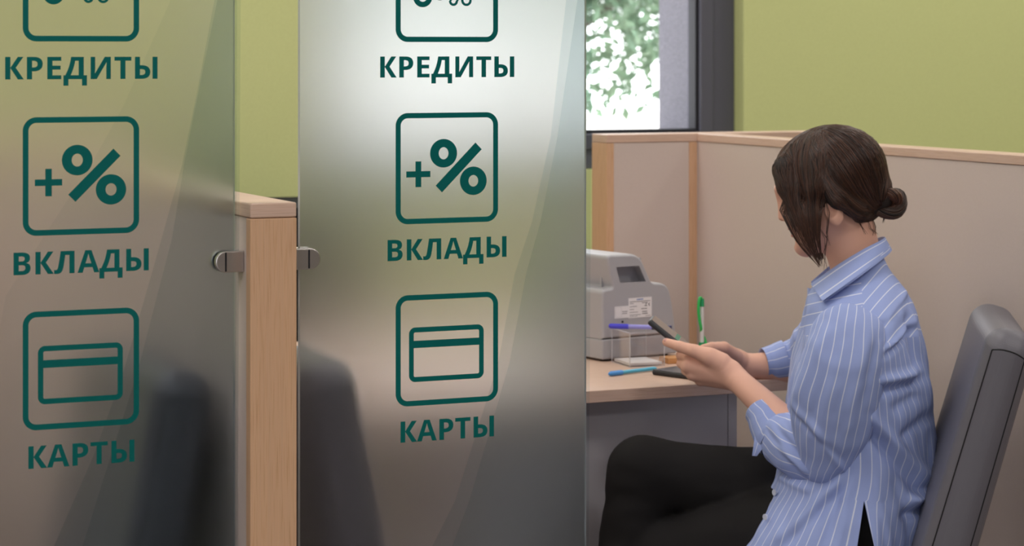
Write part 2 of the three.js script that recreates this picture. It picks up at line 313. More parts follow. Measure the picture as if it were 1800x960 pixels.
// ---------------------------------------------------------------- chairs
const leather = new THREE.MeshStandardMaterial({ color: sRGB('#65646d'), roughness: 0.45, bumpMap: dataTexture(256, 256, (u, v) => 128 + tileNoise(u, v, 40, 40, 4) * 60 + tileNoise(u, v, 70, 70, 6) * 50, false), bumpScale: 0.0003 });
leather.bumpMap.repeat.set(6, 6);
const thread = new THREE.MeshStandardMaterial({ color: sRGB('#1c1c20'), roughness: 0.8 });
const BACK = { x: 0.2, y: 0.40, w: 0.43, t: 0.08, h: 0.545, lean: 16.2 * Math.PI / 180 };
function chair(label, nearTopFront, turn, tilt = BACK.lean, near = 1, raise = 0) {
  const g = thing('office_chair', label, 'chair', [0, 0, 0], turn, 'grey leather chairs');
  // backrest: a slab with a rounded top, leaning backwards (chair faces -x)
  const { x, w, t, h } = BACK, y = BACK.y + raise, bg = new RoundedBoxGeometry(t, h, w, 7, 0.034);
  { const p = bg.attributes.position; for (let i = 0; i < p.count; i++) { const yy = p.getY(i) / h + 0.5, zz = p.getZ(i) / (w / 2); p.setY(i, p.getY(i) - 0.02 * Math.pow(Math.abs(zz), 3) * smooth(0.6, 1, yy)); p.setX(i, p.getX(i) * (1 + 0.12 * (1 - yy))); } bg.computeVertexNormals(); }
  bg.translate(0, h / 2, 0); boxUV(bg);
  const back = mesh('backrest', bg, leather, g); back.position.set(x, y, 0); back.rotation.z = -tilt;
  for (const s of [-1, 1]) for (const e of [-1, 1]) {
    const pts = []; for (let k = 0; k <= 10; k++) { const yy = k / 10; pts.push(V(e * (t / 2 - 0.0135) * (1 + 0.12 * (1 - yy * (h - 0.05) / h)), lerp(0.03, h - 0.05, yy), s * (w / 2 - 0.0064))); }
    mesh('seam', tube(pts, 0.0011, 30, 6), thread, back);
  }
  for (const s of [-1, 1]) mesh('seam', tube([V(-t / 2 + 0.0135, h - 0.05, s * (w / 2 - 0.0064)), V(-0.012, h - 0.045, s * (w / 2 - 0.0008)), V(0, h - 0.044, s * (w / 2 - 0.0003)), V(0.012, h - 0.045, s * (w / 2 - 0.0008)), V(t / 2 - 0.0135, h - 0.05, s * (w / 2 - 0.0064))], 0.0011, 16, 6), thread, back);
  const sg = new RoundedBoxGeometry(0.44, 0.085, 0.44, 5, 0.03); boxUV(sg);
  const seat = mesh('seat', boxUV(sg), leather, g); seat.position.set(-0.03, 0.395, 0);
  for (const s of [-1, 1]) for (const e of [-1, 1]) mesh('leg', tube([V(e * 0.17 - 0.03, 0.39, s * 0.18), V(e * 0.19 - 0.03, 0.2, s * 0.19), V(e * 0.2 - 0.03, 0.0, s * 0.195)], 0.013, 12, 10), steel, g);
  // stand it so that the near top front corner of its back is where asked
  const c = V(-t / 2, h - 0.05, near * w / 2).applyAxisAngle(V(0, 0, 1), -tilt).add(V(x, y, 0)).applyAxisAngle(V(0, 1, 0), turn);
  g.position.set(nearTopFront[0] - c.x, 0, nearTopFront[1] - c.z);
  return g;
}
function spot(u, away) { const p = onZ(u, 500, away); return [p.x, p.z]; }
{ const t = (1730 - 900) / FOCAL, d = 3.8; chair('grey leather chair the woman sits on', [d * (t * CY + SY), -d * (CY - t * SY)], -31 * Math.PI / 180); }
chair('dark grey leather chair blurred behind the left glass panel', [0.787, -2.905], 0, 10 * Math.PI / 180, 1, 0.03);
chair('grey leather chair blurred behind the middle glass panel, beside the oak post', [1.066, -2.92], Math.PI, 10 * Math.PI / 180, -1, 0.03);
// ---------------------------------------------------------------- things on the desk
const DT = 0.7502;
function onDesk(u, v) { const t = (u - 900) / FOCAL, d = (EYE - DT) * FOCAL / (v - HORIZON); return V(d * (t * CY + SY), DT, -d * (CY - t * SY)); }
// banknote machine: a moulded grey housing with a carrying recess, its back to the viewer
{
  const a = onDesk(1059, 636.5), t = thing('banknote_detector', 'grey plastic banknote machine with carrying recess standing on the desk', 'machine', [a.x, DT, a.z], 11 * Math.PI / 180);
  const plastic = new THREE.MeshPhysicalMaterial({ color: sRGB('#adadb3'), roughness: 0.42 }), dark = new THREE.MeshStandardMaterial({ color: sRGB('#2b2b2f'), roughness: 0.7 });
  const W = 0.186, D = 0.2;
  // back face outline, x along the face, y up
  const s = new THREE.Shape();
  s.moveTo(0.0, 0.044); s.lineTo(0.0, 0.132); s.quadraticCurveTo(0.001, 0.1405, 0.008, 0.141); s.lineTo(0.021, 0.1425); s.quadraticCurveTo(0.0265, 0.143, 0.0245, 0.149); s.quadraticCurveTo(0.017, 0.172, 0.013, 0.198); s.quadraticCurveTo(0.012, 0.2075, 0.022, 0.208);
  s.lineTo(0.072, 0.2075); s.quadraticCurveTo(0.09, 0.206, 0.1, 0.191); s.quadraticCurveTo(0.112, 0.169, 0.12, 0.1535); s.quadraticCurveTo(0.124, 0.1475, 0.134, 0.147); s.lineTo(0.145, 0.1465); s.quadraticCurveTo(0.162, 0.144, 0.168, 0.13); s.quadraticCurveTo(0.178, 0.1, 0.184, 0.044); s.closePath();
  const hole = new THREE.Path(); hole.moveTo(0.039, 0.1475); hole.lineTo(0.0285, 0.184); hole.quadraticCurveTo(0.028, 0.189, 0.034, 0.189); hole.lineTo(0.089, 0.1885); hole.quadraticCurveTo(0.0935, 0.188, 0.096, 0.184); hole.lineTo(0.1135, 0.151); hole.quadraticCurveTo(0.1145, 0.147, 0.11, 0.1465); hole.closePath(); s.holes.push(hole);
  const g = new THREE.ExtrudeGeometry(s, { depth: D - 0.016, bevelEnabled: true, bevelSize: 0.005, bevelThickness: 0.008, bevelSegments: 5, bevelOffset: -0.005, curveSegments: 10 });
  g.translate(0, 0, -D + 0.008);
  mesh('housing', g, plastic, t);
  mesh('recess', bx(0.02, 0.118, 0.14, 0.196, -0.034, -0.03), plastic, t);
  mesh('base', bx(-0.0005, W, 0.004, 0.0438, -D, 0.0005, 0.004), plastic, t);
  mesh('joint', bx(0.001, W - 0.001, 0.0436, 0.0446, -D + 0.003, -0.001), dark, t);
  for (const [x, z] of [[0.02, -0.02], [W - 0.02, -0.02], [0.02, -D + 0.02], [W - 0.02, -D + 0.02]]) { const f = new THREE.CylinderGeometry(0.009, 0.009, 0.005, 14); f.translate(x, 0.0022, z); mesh('foot', f, dark, t); }
  // rating plate and the small sticker: print that can be read is only the CE mark, the rest are rows of tiny type
  const plate = (w, h, draw) => { const c = document.createElement('canvas'); c.width = w; c.height = h; const k = c.getContext('2d'); k.fillStyle = '#e9e7ea'; k.fillRect(0, 0, w, h); draw(k); const tx = new THREE.CanvasTexture(c); tx.colorSpace = THREE.SRGBColorSpace; return new THREE.MeshStandardMaterial({ map: tx, roughness: 0.5 }); };
  const type = (k, x, y, w, h, col = '#77757c') => { k.fillStyle = col; for (let q = x; q < x + w;) { const e = 4 + rnd() * 9; k.fillRect(q, y, Math.min(e, x + w - q), h); q += e + 3; } };
  const big = plate(256, 224, (k) => {
    type(k, 92, 12, 72, 16, '#4a6fb5'); type(k, 14, 38, 226, 9, '#5d5b62');
    [58, 92, 124, 156].forEach((y, i) => { type(k, 14, y, [42, 78, 48, 90][i], 8); type(k, [150, 176, 142, 150][i], y - 2, [58, 20, 62, 56][i], 10, '#4d4b52'); });
    type(k, 14, 186, 120, 8); type(k, 14, 204, 84, 6); type(k, 150, 176, 60, 12, '#4d4b52'); type(k, 186, 204, 56, 6);
    k.strokeStyle = '#3a383f'; k.lineWidth = 6;   // CE mark
    k.beginPath(); k.arc(206, 82, 15, Math.PI * 0.5, Math.PI * 1.5); k.stroke(); k.beginPath(); k.arc(236, 82, 15, Math.PI * 0.5, Math.PI * 1.5); k.moveTo(221, 82); k.lineTo(233, 82); k.stroke();
  });
  const small = plate(160, 112, (k) => { type(k, 88, 48, 62, 8); type(k, 88, 66, 56, 8); k.strokeStyle = '#c9c7cb'; k.lineWidth = 3; k.strokeRect(10, 10, 68, 92); });
  const lab = (n, m, x, y, w, h, r) => { const q = new THREE.BoxGeometry(w, h, 0.0006), o = mesh(n, q, m, t); o.position.set(x, y, 0.0004); o.rotation.z = r; };
  lab('rating_plate', big, 0.0925, 0.101, 0.058, 0.0395, 0.0); lab('sticker', small, 0.0465, 0.0945, 0.034, 0.0235, 0.0);
  const scr = new THREE.CylinderGeometry(0.0022, 0.0022, 0.002, 12); scr.rotateX(Math.PI / 2); scr.translate(0.049, 0.0755, 0.0002); mesh('screw', scr, dark, t);
}
// acrylic memo box, its paper, and the pen lying across it
const acrylic = new THREE.MeshPhysicalMaterial({ color: lin(0.97, 0.97, 0.97), transmission: 1, thickness: 0, roughness: 0.03, ior: 1.45 });
{
  const a = onDesk(1107, 646), turn = -3 * Math.PI / 180, t = thing('memo_holder', 'clear acrylic memo box holding white paper, in front of the grey machine', 'memo box', [a.x, DT, a.z], turn);
  const w = 0.073, d = 0.088, h = 0.066, k = 0.0024;
  mesh('floor_plate', bx(0, w, 0, k, -d, 0), acrylic, t);
  mesh('side', bx(w - k, w, k, h, -d, 0), acrylic, t); mesh('side', bx(0, k, k, h, -d, 0), acrylic, t); mesh('back', bx(k, w - k, k, h, -d, -d + k), acrylic, t);
  const f = new THREE.Shape(); f.moveTo(k, k); f.lineTo(w - k, k); f.lineTo(w - k, h); f.lineTo(0.014, h); f.quadraticCurveTo(0.003, h, k, h - 0.012); f.closePath();
  const fg = new THREE.ExtrudeGeometry(f, { depth: k, bevelEnabled: false, curveSegments: 10 }); fg.translate(0, 0, -k); mesh('front', fg, acrylic, t);
  const rim = new THREE.MeshPhysicalMaterial({ color: lin(0.85, 0.86, 0.9), roughness: 0.2, transmission: 0.35, thickness: 0 });
  mesh('edge', merged([bx(0, w, h - 0.0008, h, -k, 0), bx(0, k, h - 0.0008, h, -d, -k), bx(w - k, w, h - 0.0008, h, -d, -k), bx(0, w, 0, 0.0008, -0.0002, 0.0003), bx(-0.0004, 0.0008, 0, h, -0.0008, 0.0004), bx(w - 0.0008, w + 0.0004, 0, h, -0.0008, 0.0004), bx(-0.0004, 0.0008, 0, h, -d, -d + 0.001), bx(w - 0.0008, w + 0.0004, 0, h, -d, -d + 0.001), bx(-0.0003, 0.0005, 0, 0.0008, -d, 0)]), rim, t);
  // paper pad
  const paper = new THREE.MeshStandardMaterial({ color: sRGB('#e9e6e8'), roughness: 0.85 });
  const pd = thing('paper_pad', 'small white paper pad lying in the acrylic memo box', 'paper', [a.x, DT + k, a.z], turn);
  for (let q = 0; q < 4; q++) { const g = bx(k + 0.001, w - k - 0.001, q * 0.0012, q * 0.0012 + 0.0011, -d + k + 0.002, -k - 0.001); const m = mesh('sheet', g, paper, pd); m.rotation.y = 0; }
  // blue pen across the rims
  const p0 = V(-0.006, h + 0.005, -d * 0.92), p1 = V(w + 0.021, h + 0.005, -0.012), pw = (v) => v.clone().applyAxisAngle(V(0, 1, 0), turn).add(V(a.x, DT, a.z));
  const b = pw(p0), e = pw(p1), len = b.distanceTo(e), pen = thing('pen', 'blue ballpoint pen with dark cap lying across the acrylic memo box', 'pen', [b.x, b.y, b.z]);
  pen.rotation.y = -Math.atan2(e.z - b.z, e.x - b.x);
  const cyl = (r0, r1, x0, x1, m, n, o = pen) => { const g = new THREE.CylinderGeometry(r1, r0, x1 - x0, 18); g.rotateZ(-Math.PI / 2); g.translate((x0 + x1) / 2, 0, 0); return mesh(n, g, m, o); };
  const blue = new THREE.MeshPhysicalMaterial({ color: sRGB('#4a49d8'), roughness: 0.3 }), navy = new THREE.MeshPhysicalMaterial({ color: sRGB('#1c2150'), roughness: 0.35 }), pale = new THREE.MeshPhysicalMaterial({ color: sRGB('#9b9ae6'), roughness: 0.25 });
  cyl(0.005, 0.005, 0, len * 0.3, blue, 'cap'); cyl(0.0044, 0.0044, len * 0.3, len * 0.68, pale, 'barrel'); cyl(0.005, 0.005, len * 0.68, len, navy, 'grip'); cyl(0.003, 0.005, -0.003, 0, blue, 'tip');
}
// light blue pen on the desk
{
  const a = onDesk(1070, 662), b = onDesk(1154, 651.5), len = a.distanceTo(b), t = thing('pen', 'light blue ballpoint pen lying on the desk near the glass', 'pen', [a.x, DT + 0.0046, a.z]);
  t.rotation.y = -Math.atan2(b.z - a.z, b.x - a.x);
  const sky = new THREE.MeshPhysicalMaterial({ color: sRGB('#4d9ff0'), roughness: 0.3 }), body = new THREE.MeshPhysicalMaterial({ color: sRGB('#58c0e6'), roughness: 0.3 });
  const lathe = (pts, m, n) => { const g = new THREE.LatheGeometry(pts.map(([x, r]) => new THREE.Vector2(r, x)), 20); g.rotateZ(-Math.PI / 2); return mesh(n, g, m, t); };
  lathe([[0, 0.0001], [0.001, 0.0028], [0.006, 0.0044], [0.034, 0.0046], [0.035, 0.0038]], sky, 'cap');
  lathe([[0.034, 0.0036], [len * 0.9, 0.0036], [len - 0.006, 0.0034], [len, 0.0014], [len + 0.0005, 0.0001]], body, 'barrel');
  mesh('clip', bx(0.004, 0.034, 0.0036, 0.0048, -0.0014, 0.0014, 0.0005), sky, t);
}
// dark glittery phone case lying on the desk
{
  const a = onDesk(1145, 659), t = thing('phone_case', 'dark glittery phone case lying flat on the desk under her hands', 'phone case', [a.x, DT, a.z]);
  t.rotation.y = 0.37;
  const rim = new THREE.MeshStandardMaterial({ color: sRGB('#26262a'), roughness: 0.5 });
  const glit = new THREE.MeshPhysicalMaterial({ map: dataTexture(256, 256, () => { const k = rnd(); return k > 0.93 ? [170, 175, 190] : [58 + k * 22, 60 + k * 22, 68 + k * 24]; }), roughness: 0.35, clearcoat: 0.6 });
  mesh('rim', bx(0, 0.074, 0, 0.0095, 0.0, 0.15, 0.004), rim, t);
  const g = bx(0.002, 0.072, 0.009, 0.0103, 0.002, 0.148, 0.0006); g.attributes.uv.array.forEach((q, i, arr) => { arr[i] = q * 9; }); mesh('back_cover', g, glit, t);
}
// small wooden plate beside the machine
{
  const a = onDesk(1166, 641), t = thing('wooden_block', 'small flat wooden block on the desk beside the acrylic memo box', 'block', [a.x + 0.012, DT, a.z - 0.002], -0.05);
  const m = new THREE.MeshStandardMaterial({ map: woodTex([206, 150, 96], 5), roughness: 0.5 }); m.map.repeat.set(8, 3);
  mesh('block', bx(0, 0.06, 0, 0.008, -0.045, 0, 0.001), m, t); mesh('top_layer', bx(0.001, 0.059, 0.0081, 0.0105, -0.044, -0.001, 0.0008), m, t);
}
// green pen upright in its desk stand, with a coiled cord
{
  const q = onDesk(1234, 619), t = thing('pen_stand', 'green and white counter pen upright in a stand at the back of desk', 'pen stand', [q.x, DT, q.z]);
  const green = new THREE.MeshPhysicalMaterial({ color: sRGB('#1f9b62'), roughness: 0.35 }), cordM = new THREE.MeshPhysicalMaterial({ color: sRGB('#2fc05e'), roughness: 0.35 }), white = new THREE.MeshPhysicalMaterial({ color: sRGB('#dcdadd'), roughness: 0.3 });
  const cyl = (r0, r1, y0, y1, m, n, x = 0, z = 0) => { const g = new THREE.CylinderGeometry(r1, r0, y1 - y0, 18); g.translate(x, (y0 + y1) / 2, z); return mesh(n, g, m, t); };
  cyl(0.024, 0.022, 0, 0.006, green, 'base'); cyl(0.0075, 0.006, 0.006, 0.02, green, 'holder'); cyl(0.0042, 0.0042, 0.018, 0.092, white, 'barrel'); cyl(0.0046, 0.0044, 0.092, 0.108, green, 'cap');
  mesh('cord', tube([V(0, 0.106, 0), V(-0.005, 0.1105, 0.002), V(-0.0085, 0.103, 0.003), V(-0.0095, 0.085, 0.003), V(-0.0075, 0.066, 0.003), V(-0.004, 0.05, 0.003), V(0.001, 0.036, -0.004), V(0.007, 0.028, -0.004), V(0.0085, 0.018, 0.0), V(0.006, 0.009, 0.006)], 0.003, 60, 10), cordM, t);
}
// ---------------------------------------------------------------- the seated woman
// Her own frame: x to her back, y up from the floor, z towards her left side.
const PH = 31.5 * Math.PI / 180, PR = 4.2;
const person = thing('person', 'woman in blue striped shirt and black trousers sitting with a phone', 'person', [PR * Math.sin(PH), 0, -PR * Math.cos(PH)], -PH);
function L(u, v, c = 0) {
  const R = PR + c, b = Math.atan((u - 900) / FOCAL), a = YAW + b - PH;
  return V(R * Math.tan(a), EYE - (v - HORIZON) / FOCAL * R / Math.cos(a) * Math.cos(b), -c);
}
// points along a spline, in her frame
const poly = (rows, t) => { const p = rows; return V(spline(p.map((q) => q.x), t), spline(p.map((q) => q.y), t), spline(p.map((q) => q.z), t)); };
const gl = (rows) => rows.map(([u, v, c]) => L(u, v, c));
// signed distances
function cone(p, a, b, ra, rb) {
  const bx_ = b.x - a.x, by = b.y - a.y, bz = b.z - a.z, px = p.x - a.x, py = p.y - a.y, pz = p.z - a.z;
  const h = clamp((px * bx_ + py * by + pz * bz) / (bx_ * bx_ + by * by + bz * bz + 1e-12));
  return Math.hypot(px - bx_ * h, py - by * h, pz - bz * h) - (ra + (rb - ra) * h);
}
function ball(p, c, r) { return Math.hypot(p.x - c.x, p.y - c.y, p.z - c.z) - r; }
function ell(p, c, rx, ry, rz) { const x = (p.x - c.x) / rx, y = (p.y - c.y) / ry, z = (p.z - c.z) / rz, k = Math.hypot(x, y, z), k2 = Math.hypot(x / rx, y / ry, z / rz); return k2 < 1e-9 ? -Math.min(rx, ry, rz) : k * (k - 1) / k2; }
function smin(a, b, k) { const h = Math.max(k - Math.abs(a - b), 0) / k; return Math.min(a, b) - h * h * k * 0.25; }
const smax = (a, b, k) => -smin(-a, -b, k);
// surface nets over a box
function surface(field, lo, hi, cell) {
  const n = [0, 1, 2].map((k) => Math.ceil((hi.getComponent(k) - lo.getComponent(k)) / cell) + 1), [nx, ny, nz] = n, f = new Float32Array(nx * ny * nz), p = V();
  for (let k = 0, i = 0; k < nz; k++) for (let j = 0; j < ny; j++) for (let x = 0; x < nx; x++, i++) f[i] = field(p.set(lo.x + x * cell, lo.y + j * cell, lo.z + k * cell));
  const id = new Int32Array(nx * ny * nz).fill(-1), pos = [], index = [], at = (x, y, z) => x + nx * (y + ny * z);
  for (let z = 0; z < nz - 1; z++) for (let y = 0; y < ny - 1; y++) for (let x = 0; x < nx - 1; x++) {
    let mask = 0, sx = 0, sy = 0, sz = 0, cnt = 0; const g = [];
    for (let c = 0; c < 8; c++) { const d = f[at(x + (c & 1), y + (c >> 1 & 1), z + (c >> 2))]; g.push(d); if (d < 0) mask |= 1 << c; }
    if (mask === 0 || mask === 255) continue;
    for (let a = 0; a < 8; a++) for (let e = 0; e < 3; e++) { const b = a | 1 << e; if (b === a || (g[a] < 0) === (g[b] < 0)) continue; const t = g[a] / (g[a] - g[b]); sx += (a & 1) + (e === 0 ? t : 0); sy += (a >> 1 & 1) + (e === 1 ? t : 0); sz += (a >> 2) + (e === 2 ? t : 0); cnt++; }
    id[at(x, y, z)] = pos.length / 3; pos.push(lo.x + (x + sx / cnt) * cell, lo.y + (y + sy / cnt) * cell, lo.z + (z + sz / cnt) * cell);
  }
  for (let z = 1; z < nz - 1; z++) for (let y = 1; y < ny - 1; y++) for (let x = 1; x < nx - 1; x++) {
    const a = f[at(x, y, z)] < 0;
    for (let e = 0; e < 3; e++) {
      const b = f[at(x + (e === 0), y + (e === 1), z + (e === 2))] < 0; if (a === b) continue;
      const d1 = e === 0 ? [0, 1, 0] : e === 1 ? [0, 0, 1] : [1, 0, 0], d2 = e === 0 ? [0, 0, 1] : e === 1 ? [1, 0, 0] : [0, 1, 0];
      const q = [[0, 0], [1, 0], [1, 1], [0, 1]].map(([s, t]) => id[at(x - d1[0] * s - d2[0] * t, y - d1[1] * s - d2[1] * t, z - d1[2] * s - d2[2] * t)]);
      if (a) index.push(q[0], q[1], q[2], q[0], q[2], q[3]); else index.push(q[0], q[2], q[1], q[0], q[3], q[2]);
    }
  }
  const g = new THREE.BufferGeometry(), nor = new Float32Array(pos.length), e = cell * 0.6;
  for (let i = 0; i < pos.length; i += 3) {
    const [x, y, z] = [pos[i], pos[i + 1], pos[i + 2]], d = field(p.set(x, y, z));
    const v = V(field(p.set(x + e, y, z)) - d, field(p.set(x, y + e, z)) - d, field(p.set(x, y, z + e)) - d).normalize();
    nor[i] = v.x; nor[i + 1] = v.y; nor[i + 2] = v.z;
  }
  g.setAttribute('position', new THREE.Float32BufferAttribute(pos, 3)); g.setAttribute('normal', new THREE.BufferAttribute(nor, 3)); g.setIndex(index);
  return g;
}
const box3 = (pts, pad) => { const b = new THREE.Box3().setFromPoints(pts); b.expandByScalar(pad); return [b.min, b.max]; };

// ---- head: its own axes, forward / up / left, pitched down
const PITCHED = 17 * Math.PI / 180, TURNED = 6 * Math.PI / 180;
const HC = L(1453, 335, 0), HF = V(-Math.cos(PITCHED) * Math.cos(TURNED), -Math.sin(PITCHED), -Math.cos(PITCHED) * Math.sin(TURNED)), HL = V(-Math.sin(TURNED), 0, Math.cos(TURNED)), HU = HF.clone().cross(HL).multiplyScalar(-1);
if (HU.y < 0) HU.multiplyScalar(-1);
const hq = V(), hv = V(), toHead = (p) => { hv.subVectors(p, HC); return hq.set(hv.dot(HF), hv.dot(HU), hv.dot(HL)); };
const fromHead = (x, y, z) => HC.clone().addScaledVector(HF, x).addScaledVector(HU, y).addScaledVector(HL, z);
const h3 = {
  cran: V(-0.012, 0.026, 0), face: V(0.026, -0.018, 0), chin: V(0.0615, -0.080, 0), jawL: V(-0.004, -0.045, 0.05), jawR: V(-0.004, -0.045, -0.05),
  n0: V(0.0795, 0.012, 0), n1: V(0.0875, -0.0225, 0), wl: V(0.0785, -0.0275, 0.0095), wr: V(0.0785, -0.0275, -0.0095), brL: V(0.072, 0.022, 0.028), brR: V(0.072, 0.022, -0.028),
  ul: V(0.0755, -0.0455, 0), ll: V(0.0735, -0.0585, 0), ckL: V(0.045, -0.02, 0.034), ckR: V(0.045, -0.02, -0.034), eyL: V(0.0635, 0.004, 0.029), eyR: V(0.0635, 0.004, -0.029), soL: V(0.088, 0.004, 0.031), soR: V(0.088, 0.004, -0.031),
  sulc: V(0.086, -0.0695, 0), ear: V(-0.010, -0.037, 0.0705), earR: V(-0.010, -0.037, -0.0705),
};
function headField(p0) {
  const p = toHead(p0);
  let d = ell(p, h3.cran, 0.091, 0.073, 0.071);
  d = smin(d, ell(p, h3.face, 0.054, 0.074, 0.056), 0.03);
  d = smin(d, cone(p, h3.jawL, h3.chin, 0.017, 0.0155), 0.02); d = smin(d, cone(p, h3.jawR, h3.chin, 0.017, 0.0155), 0.02);
  d = smin(d, ball(p, h3.ckL, 0.026), 0.02); d = smin(d, ball(p, h3.ckR, 0.026), 0.02);
  d = smin(d, cone(p, h3.brL, h3.brR, 0.011, 0.011), 0.016);
  d = smax(d, -ball(p, h3.soL, 0.0165), 0.012); d = smax(d, -ball(p, h3.soR, 0.0165), 0.012);
  d = smin(d, ball(p, h3.eyL, 0.0125), 0.004); d = smin(d, ball(p, h3.eyR, 0.0125), 0.004);
  d = smin(d, cone(p, h3.n0, h3.n1, 0.0052, 0.0078), 0.01); d = smin(d, ball(p, h3.wl, 0.007), 0.006); d = smin(d, ball(p, h3.wr, 0.007), 0.006);
  d = smin(d, ell(p, h3.ul, 0.0085, 0.0052, 0.019), 0.005); d = smin(d, ell(p, h3.ll, 0.0085, 0.0058, 0.017), 0.005);
  d = smin(d, ball(p, h3.chin, 0.0165), 0.015);
  d = smax(d, -ell(p, h3.sulc, 0.009, 0.0045, 0.012), 0.01);
  for (const [e, s] of [[h3.ear, 1], [h3.earR, -1]]) {
    if (Math.abs(p.x - e.x) > 0.05 || Math.abs(p.z - e.z) > 0.04) continue;
    let q = ell(p, e, 0.0155, 0.025, 0.0085); q = smax(q, -ball(p, hv.set(e.x + 0.004, e.y + 0.002, e.z + s * 0.0115), 0.0105), 0.004);
    d = smin(d, q, 0.006);
  }
  const n = cone(p0, NK0, NK1, 0.048, 0.045);
  return smin(d, n, 0.022);
}
const NK0 = L(1487, 392, 0), NK1 = L(1512, 492, 0);
const J = {
  neck: NK1, chest: L(1518, 600, 0.0), belly: L(1520, 760, 0), pelvis: L(1515, 880, 0),
  shL: L(1505, 606, -0.14), elL: L(1446, 806, -0.12), wrL: L(1292, 664, 0.03), shR: L(1505, 600, 0.15), elR: L(1415, 646, 0.29), wrR: L(1310, 643, 0.25),
  hipL: L(1500, 925, -0.07), hipR: L(1500, 900, 0.07), knR: L(1130, 828, 0.015), anR: L(1068, 1190, -0.05), knL: L(1168, 985, -0.01), anL: L(1200, 1415, -0.02),
};
function bodyField(p) {
  let d = cone(p, J.neck, J.chest, 0.04, 0.075);
  d = smin(d, cone(p, J.chest, J.belly, 0.085, 0.085), 0.04); d = smin(d, cone(p, J.belly, J.pelvis, 0.085, 0.1), 0.04);
  d = smin(d, cone(p, J.neck, J.shL, 0.03, 0.03), 0.02); d = smin(d, cone(p, J.neck, J.shR, 0.03, 0.03), 0.02);
  d = smin(d, cone(p, J.shL, J.elL, 0.034, 0.03), 0.02); d = smin(d, cone(p, J.shR, J.elR, 0.034, 0.03), 0.02);
  return d;
}
function armField(p, el, wr, r0, r1) { return cone(p, el, wr, r0, r1); }
// ---- hands: palm, five fingers each a chain of joints [u, v, depth, radius]
const chainPts = (rows) => rows.map(([u, v, c, r]) => [L(u, v, c), r]);
const handL = {
  palm: [[[1294, 667, 0.03, 0.0205], [1264, 652, 0.05, 0.02]], [[1280, 650, 0.04, 0.017], [1213, 631, 0.058, 0.0105]], [[1282, 656, 0.036, 0.017], [1209, 645, 0.05, 0.0106]], [[1284, 664, 0.038, 0.0165], [1217, 658.5, 0.052, 0.01]], [[1286, 672, 0.044, 0.0145], [1231, 668.5, 0.06, 0.0093]], [[1272, 648, 0.058, 0.018], [1230, 648, 0.072, 0.012]], [[1284, 652, 0.034, 0.019], [1252, 630, 0.036, 0.0175]]].map(chainPts),
  fingers: [
    [[1268, 638, 0.034, 0.0185], [1246, 627, 0.032, 0.0158], [1220, 617, 0.034, 0.0115], [1195, 609.5, 0.045, 0.0096], [1171, 601.5, 0.064, 0.0074]],
    [[1213, 631, 0.058, 0.0103], [1197, 625.5, 0.078, 0.0086], [1203, 619, 0.104, 0.0078], [1214, 615, 0.118, 0.007]],
    [[1209, 645, 0.05, 0.0104], [1198, 639, 0.078, 0.0088], [1206, 630, 0.110, 0.008], [1218, 625, 0.126, 0.0072]],
    [[1217, 658.5, 0.052, 0.0098], [1206, 652, 0.080, 0.0085], [1215, 641, 0.109, 0.0077], [1227, 636, 0.124, 0.007]],
    [[1231, 668.5, 0.06, 0.009], [1221, 663, 0.083, 0.0077], [1229, 652, 0.105, 0.007], [1240, 647, 0.117, 0.0063]],
  ].map(chainPts), wrist: J.wrL, elbow: J.elL, rE: 0.034, rW: 0.0205,
};
const handR = {
  palm: [[[1312, 645, 0.25, 0.022], [1290, 633, 0.238, 0.019]], [[1296, 632, 0.235, 0.0165], [1256, 612.5, 0.195, 0.0105]], [[1297, 631, 0.245, 0.0165], [1262, 612, 0.212, 0.0105]], [[1300, 634, 0.252, 0.016], [1268, 617, 0.228, 0.01]], [[1303, 640, 0.255, 0.015], [1276, 626, 0.238, 0.0095]], [[1296, 634, 0.225, 0.016], [1272, 625, 0.2, 0.012]]].map(chainPts),
  fingers: [
    [[1292, 628, 0.215, 0.016], [1272, 612, 0.182, 0.0118], [1251, 611, 0.163, 0.0098], [1236, 613, 0.148, 0.008]],
    [[1256, 612.5, 0.195, 0.0102], [1234, 619, 0.193, 0.0088], [1221, 630, 0.175, 0.0078], [1216, 634, 0.16, 0.007]],
    [[1262, 612, 0.212, 0.0104], [1240, 625, 0.21, 0.009], [1228, 637, 0.19, 0.008], [1223, 641, 0.172, 0.0072]],
    [[1268, 617, 0.228, 0.0098], [1248, 632, 0.224, 0.0086], [1237, 643, 0.204, 0.0077], [1232, 647, 0.187, 0.007]],
    [[1276, 626, 0.238, 0.009], [1258, 639, 0.233, 0.0078], [1248, 648, 0.215, 0.007], [1243, 651, 0.2, 0.0063]],
  ].map(chainPts), wrist: J.wrR, elbow: J.elR, rE: 0.034, rW: 0.0215,
};
function handField(h) {
  return (p) => {
    let d = cone(p, h.elbow, h.wrist, h.rE, h.rW);
    for (const [a, b] of h.palm) d = smin(d, cone(p, a[0], b[0], a[1], b[1]), 0.0075);
    for (const f of h.fingers) { let e = 1; for (let k = 0; k < f.length - 1; k++) e = smin(e, cone(p, f[k][0], f[k + 1][0], f[k][1], f[k + 1][1]), 0.003); d = smin(d, e, 0.0022); }
    // knuckles
    for (const f of h.fingers.slice(1)) d = smin(d, ball(p, f[0][0], f[0][1] * 1.08), 0.004);
    return d;
  };
}
const handPts = (h) => [h.wrist, ...h.palm.flat().map((a) => a[0]), ...h.fingers.flat().map((a) => a[0])];
const fL = handField(handL), fR = handField(handR);
const skin = new THREE.MeshPhysicalMaterial({ color: sRGB('#e1b09b'), roughness: 0.48, specularIntensity: 0.5 });
const bodyAll = (p) => Math.min(bodyField(p), fL(p), fR(p));
